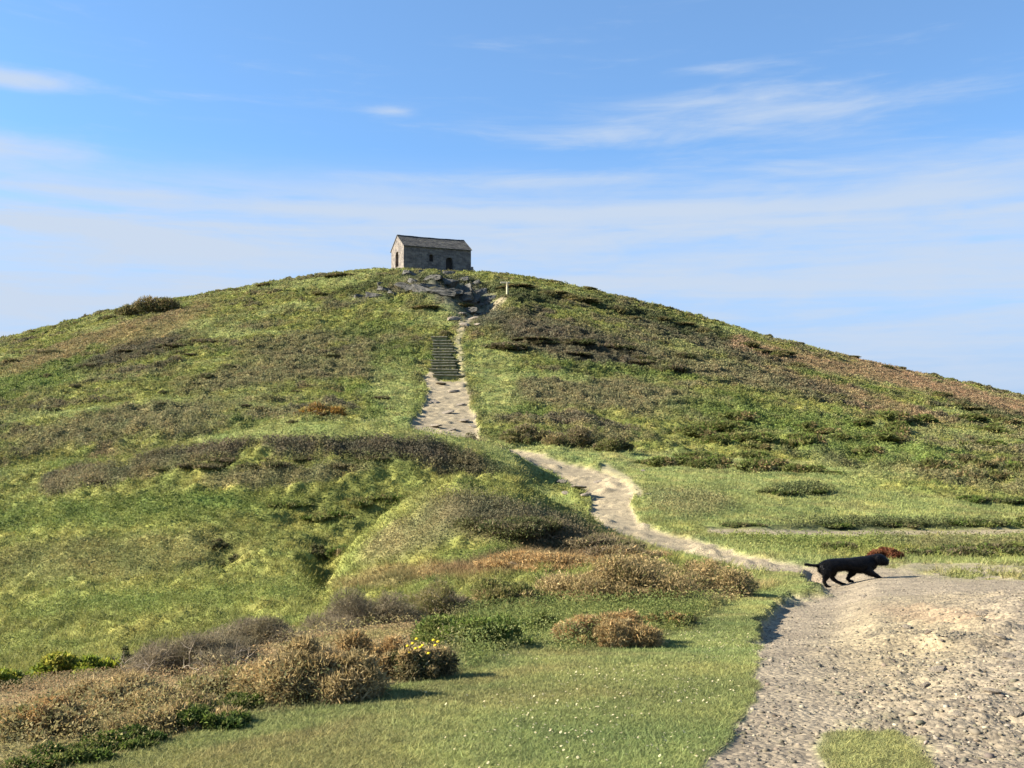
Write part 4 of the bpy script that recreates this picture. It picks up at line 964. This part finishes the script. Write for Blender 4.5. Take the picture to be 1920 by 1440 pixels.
# hillside: prototypes once, then copies
def proto(name, pal, n, leaf, lumps):
    SEED[0] += 1
    V, T, C, cen = bush_arrays(SEED[0], 2.0, 2.0, 1.0, n, leaf, 0.35, sum((PAL[q_] for q_ in pal), []), lumps)
    root = empty(name); mesh_np("foliage", V, T, M_LEAF, C, root)
    v_, q_ = stem_arrays(SEED[0], cen, 0.03, 6); mesh_np("stem", v_, q_, M_TRUNK, None, root)
    return [root, False]
def place(pr, px, py, wpx, hpx, ylo, label, group, rz, depth=0.8, cat='bush'):
    if pr[1]:
        o = pr[0].copy(); COL.objects.link(o)
        for ch in pr[0].children:
            c_ = ch.copy(); COL.objects.link(c_); c_.parent = o
    else:
        o = pr[0]; pr[1] = True
    p = hit(px, py, ylo); s_ = p.y / F; w_ = wpx * s_ / 2; h_ = hpx * s_; d_ = max(depth * w_, 0.8 * h_)
    yy = p.y + 0.5 * d_; zc = min(gz(p.x, yy), p.z + 0.3 * h_); h_ = min(max((-(py - hpx - HOR) / F * yy - zc) * 1.04, 0.6 * h_), 1.8 * h_)
    o.location = (p.x, yy, min(gz(p.x, yy), p.z + 0.3 * h_) - 0.22 * h_); o.scale = (w_, d_, h_); o.rotation_euler = (0, 0, rz)
    tag(o, label, cat, group)
rr = random.Random(42)
G1 = [proto("dark_gorse_bush", ('dark', 'olive'), 3600, 0.22, 16) for _ in range(2)]
G2 = [proto("bramble_bush", ('green', 'olive'), 3600, 0.22, 16) for _ in range(2)]
G3 = [proto("heath_bush", ('heath', 'dark'), 3600, 0.20, 16) for _ in range(2)]
def along(pts, n, jx, jy):
    out_ = []
    for k in range(n):
        t = (k + rr.uniform(-.3, .3)) / max(1, n - 1) * (len(pts) - 1); t = min(max(t, 0), len(pts) - 1.001); i_ = int(t); f_ = t - i_
        out_.append((pts[i_][0] * (1 - f_) + pts[i_ + 1][0] * f_ + rr.uniform(-jx, jx), pts[i_][1] * (1 - f_) + pts[i_ + 1][1] * f_ + rr.uniform(-jy, jy)))
    return out_
for k, (px, py) in enumerate(along([(985,545),(1100,568),(1250,610),(1400,650),(1500,690)], 16, 14, 6)):
    place(G1[k % 2], px, py, rr.uniform(50, 95), rr.uniform(10, 18), 100, "dark gorse bush in the band running down below the right skyline", "gorse band below the right skyline", rr.uniform(-.4, .4))
for k, (px, py) in enumerate(along([(940,640),(1020,655),(1100,660),(1200,680),(1290,690)], 12, 22, 18)):
    place(G3[k % 2], px, py, rr.uniform(60, 110), rr.uniform(14, 26), 90, "grey brown heather bush in the dark patch right of the steps", "heather bushes right of the steps", rr.uniform(-.4, .4))
for k in range(44):
    px = rr.uniform(1230, 1900); py = rr.uniform(780, 895) + (px - 1560) * 0.03
    place(G2[k % 2], px, py, rr.uniform(50, 120), rr.uniform(14, 30), 52, "leafy green bramble bush on the lower right slope of the hill", "brambles on the lower right slope", rr.uniform(-.4, .4))
for k, (px, py) in enumerate([(1760,880),(1800,868),(1850,880),(1895,872),(1930,892),(1820,900),(1880,905)]):
    place(G1[k % 2], px, py, rr.uniform(70, 110), rr.uniform(22, 34), 50, "tall dark bush in the thicket at the right picture edge", "thicket at the right edge", rr.uniform(-.4, .4))
for k, (px, py) in enumerate(along([(1760,745),(1850,785),(1930,800)], 6, 14, 6)):
    place(G1[k % 2], px, py, rr.uniform(60, 100), rr.uniform(12, 20), 90, "dark gorse bush on the far right slope under the rust coloured grass", "gorse under the rust grass", rr.uniform(-.4, .4))
for k, (px, py) in enumerate(along([(160,690),(230,668),(320,655),(380,648)], 7, 10, 5)):
    place(G3[k % 2], px, py, rr.uniform(45, 80), rr.uniform(9, 16), 100, "dark heather bush in the diagonal streak on the upper left slope", "heather streak on the upper left slope", rr.uniform(-.4, .4))
for k in range(20):
    px = rr.uniform(20, 740); py = rr.uniform(660, 800)
    place(G3[k % 2], px, py, rr.uniform(24, 50), rr.uniform(6, 11), 56, "small brown heath bush scattered on the left slope of the hill", "heath bushes on the left slope", rr.uniform(-.4, .4))
for k, (px, py, wp, hp, lb) in enumerate([(800,582,70,14,"dark low bush with bracken on the grassy shelf under the crag"), (828,630,46,16,"dark bush just above the wooden steps"), (782,640,30,9,"small dark bush left of the top of the steps"), (83,708,34,12,"lone dark bush low on the far left slope"), (20,680,44,12,"dark bush at the left picture edge on the upper slope"), (200,600,56,12,"dark bush just under the left skyline"), (870,576,50,11,"dark bush right of the grassy shelf under the crag"), (590,555,60,10,"dark heather clump below the left skyline near the chapel"), (640,520,70,10,"dark clump on the skyline left of the chapel")]):
    place(G1[k % 2], px, py, wp, hp, 85, lb, None, rr.uniform(-.4, .4))
for k, (px, py) in enumerate([(1600,668),(1655,684),(1690,690),(1745,700),(1790,712),(1830,720),(1880,732),(1905,738),(1500,642),(1440,628),(1340,600),(1180,560),(1250,577),(1290,588),(1040,528),(1100,541),(500,533),(440,543),(390,552),(140,606),(60,622),(100,614)]):
    place(G1[k % 2], px, py + 3, rr.uniform(18, 48), rr.uniform(5, 9), 150, "small dark bush on the skyline of the hill", "skyline bushes", rr.uniform(-.4, .4))

# ------------------------------------------------------------------ dog
M_DOG, t, o_ = mat("black_coat")
tcn = t.new('ShaderNodeTexCoord')
b = t.new('ShaderNodeBsdfPrincipled'); t.l.new(t.mix(t.ss(t.noise(tcn.outputs['Object'], 9, 5, .6), .35, .7), (0.003, 0.003, 0.0035), (0.008, 0.008, 0.009)), b.inputs['Base Color'])
b.inputs['Roughness'].default_value = 0.40; b.inputs['Specular IOR Level'].default_value = 0.12
mp = t.new('ShaderNodeMapping'); t.l.new(tcn.outputs['Object'], mp.inputs[0]); mp.inputs['Scale'].default_value = (1, 4, 4)
bp = t.new('ShaderNodeBump'); bp.inputs['Strength'].default_value = 0.5; bp.inputs['Distance'].default_value = 0.01; t.l.new(t.noise(mp.outputs[0], 40, 4, .7), bp.inputs['Height']); t.l.new(bp.outputs[0], b.inputs['Normal'])
t.l.new(b.outputs[0], o_.inputs[0])
dp = hit(1590, 1096, 12); DS = dp.y / F
DYAW = R(7)
dog = empty("dog", (dp.x, dp.y, dp.z), DYAW)
tag(dog, "black dog with a docked tail walking to the right across the gravel path", "dog")
def D(px, py, side=0.0):      # photo profile -> dog space (x forward, z up), side in metres (+ = far side)
    return ((px - 1590) * DS / math.cos(DYAW), side, (1096 - py) * DS * 1.10)
def loft(secs, n=20):
    """secs: (centre, half height, half width) along the animal"""
    V, Fc = [], []
    for k, (c_, rh, rw) in enumerate(secs):
        a_ = np.array(secs[min(k + 1, len(secs) - 1)][0]) - np.array(secs[max(k - 1, 0)][0]); a_ = a_ / (np.linalg.norm(a_) + 1e-9)
        side = np.array([0, 1.0, 0]); upv = np.cross(a_, side) * -1; upv = upv / (np.linalg.norm(upv) + 1e-9)
        for i_ in range(n):
            th_ = 2 * math.pi * i_ / n
            V.append(np.array(c_) + side * rw * math.cos(th_) + upv * rh * math.sin(th_))
    for k in range(len(secs) - 1):
        for i_ in range(n):
            j_ = (i_ + 1) % n; Fc.append((k * n + i_, k * n + j_, (k + 1) * n + j_, (k + 1) * n + i_))
    Fc.append(tuple(range(n))[::-1]); Fc.append(tuple((len(secs) - 1) * n + i_ for i_ in range(n)))
    return V, Fc
body = []
def S(px, ytop, ybot, wd, side=0.0): return (D(px, (ytop + ybot) / 2, side), (ybot - ytop) / 2 * DS, wd)
body.append(loft([S(1533,1062,1072,0.05), S(1537,1057.5,1077,0.10), S(1545,1053.6,1081,0.135), S(1556,1050.8,1080,0.15), S(1570,1050.2,1074.6,0.140), S(1586,1050.2,1074,0.142), S(1600,1049.4,1076.5,0.158), S(1614,1047.6,1079,0.168), S(1625,1047,1079,0.16), S(1633,1046,1076,0.13), S(1640,1045.2,1071,0.105)]))
body.append(loft([S(1630,1047,1074,0.12), S(1638,1045.5,1070,0.10), S(1645,1044.4,1066,0.092), S(1651,1044.2,1063.5,0.092), S(1656,1045.8,1066,0.084), S(1660,1048.6,1067,0.070), S(1665,1051.5,1066.5,0.060), S(1668.5,1053.5,1065,0.048), S(1670,1056,1062,0.028)]))
def limb(pts):      # (px, py, side, radius in px)
    return loft([(D(a_, b_, s_), 1.14 * r_ * DS, r_ * DS * 0.85) for a_, b_, s_, r_ in pts], 12)
def tailsec(pts):
    return loft([(D(a_, b_, 0), r_ * DS, r_ * DS * 0.9) for a_, b_, r_ in pts], 10)
body.append(tailsec([(1548,1064,5.5),(1538,1063.4,4.0),(1530,1062.8,2.7),(1520,1062.4,2.3),(1511,1061.2,2.7),(1506.5,1060,1.8)]))
body.append(limb([(1546,1068,-.09,9),(1544,1077,-.10,7.5),(1541.5,1084,-.10,4.6),(1539.5,1089,-.10,3.2),(1541.5,1093.5,-.10,2.8),(1545,1097,-.10,2.8)]))
body.append(limb([(1543.5,1097.3,-.10,2.4),(1549,1098.3,-.10,2.3),(1553,1098.8,-.10,1.5)]))
body.append(limb([(1562,1070,.09,9),(1565,1079,.10,6.5),(1563,1085,.10,4.2),(1567.5,1089.5,.10,3.2),(1574,1093.5,.10,2.8),(1581,1096,.10,2.6)]))
body.append(limb([(1579,1096,.10,2.4),(1586,1097,.10,2.2),(1590,1097.2,.10,1.4)]))
body.append(limb([(1608,1070,.09,8),(1603,1079,.10,5.5),(1597,1084,.10,3.8),(1594,1088,.10,3.2),(1597,1091.3,.10,2.8)]))
body.append(limb([(1596,1091.8,.10,2.5),(1602,1092.8,.10,2.3),(1606,1093,.10,1.5)]))
body.append(limb([(1622,1068,-.09,9),(1630,1076,-.10,6),(1639,1080,-.10,4),(1646,1083.5,-.10,3.2),(1651.5,1087,-.10,2.7)]))
body.append(limb([(1650,1086.8,-.10,2.4),(1657,1089,-.10,2.2),(1661.5,1089.6,-.10,1.4)]))
for sgn in (-1, 1):
    body.append(loft([(D(1645,1048,sgn*.085), 2.2*DS, .018), (D(1644,1053,sgn*.105), 4.2*DS, .018), (D(1644.5,1058,sgn*.108), 3.6*DS, .016), (D(1646,1062.5,sgn*.104), 1.2*DS, .01)], 10))
Vd, Fd, off = [], [], 0
for v_, f_ in body:
    Vd += v_; Fd += [tuple(i_ + off for i_ in q_) for q_ in f_]; off += len(v_)
me = bpy.data.meshes.new("body"); me.from_pydata([tuple(q_) for q_ in Vd], [], Fd); me.update()
bmx = bmesh.new(); bmx.from_mesh(me); bmesh.ops.recalc_face_normals(bmx, faces=bmx.faces[:]); bmx.to_mesh(me); bmx.free()
tmp = bpy.data.objects.new("body_source", me); COL.objects.link(tmp)
rm = tmp.modifiers.new("remesh", 'REMESH'); rm.mode = 'VOXEL'; rm.voxel_size = 0.009
sm = tmp.modifiers.new("smooth", 'SMOOTH'); sm.factor = 0.5; sm.iterations = 4
dg = bpy.context.evaluated_depsgraph_get()
me2 = bpy.data.meshes.new_from_object(tmp.evaluated_get(dg)); me2.name = "body"
bpy.data.objects.remove(tmp)
me2.materials.clear(); me2.materials.append(M_DOG)
for p_ in me2.polygons: p_.use_smooth = True
dbody = bpy.data.objects.new("body", me2); COL.objects.link(dbody); dbody.parent = dog
vs_ = np.array([v_.co[:] for v_ in me2.vertices]); ns_ = np.array([v_.normal[:] for v_ in me2.vertices])
rg = np.random.default_rng(77); NF = 16000; kk = rg.integers(0, len(vs_), NF)
base_ = vs_[kk] + rg.normal(size=(NF, 3)) * 0.004; nn_ = ns_[kk]
leg_ = vs_[kk][:, 2] < 0.17
flow = np.array([-0.9, 0, -0.55]) + rg.normal(size=(NF, 3)) * 0.28 + nn_ * 0.42
flow /= np.linalg.norm(flow, axis=1, keepdims=True)
sd_ = np.cross(flow, nn_); sd_ /= np.linalg.norm(sd_, axis=1, keepdims=True) + 1e-9
ln_ = (np.where(leg_, 0.016, 0.036) * (0.6 + 0.8 * rg.random(NF)))[:, None]
VF = np.stack([base_ - sd_ * 0.0035, base_ + sd_ * 0.0035, base_ + flow * ln_], 1).reshape(-1, 3)
coat = mesh_np("coat", VF, np.arange(NF * 3).reshape(-1, 3), M_DOG, None, dbody)
M_EYE = plain_material("dark_eye", (0.03, 0.018, 0.01), 0.1, 0.1, 5, 0.8); M_NOSE = plain_material("wet_nose", (0.012, 0.012, 0.013), 0.25, 0.1, 9, 0.6)
for sgn in (-1, 1):
    bm = bmesh.new(); bmesh.ops.create_uvsphere(bm, u_segments=12, v_segments=8, radius=0.012, matrix=Matrix.Translation(D(1656.5, 1051.8, sgn * .058))); from_bm("eye", bm, M_EYE, dbody, True)
bm = bmesh.new(); bmesh.ops.create_uvsphere(bm, u_segments=12, v_segments=8, radius=0.02, matrix=Matrix.Translation(D(1669.8, 1056.2)) @ Matrix.Diagonal((1, 1.2, .9, 1))); from_bm("nose", bm, M_NOSE, dbody, True)
print("faces", sum(len(o.data.polygons) for o in bpy.data.objects if o.type == 'MESH'))
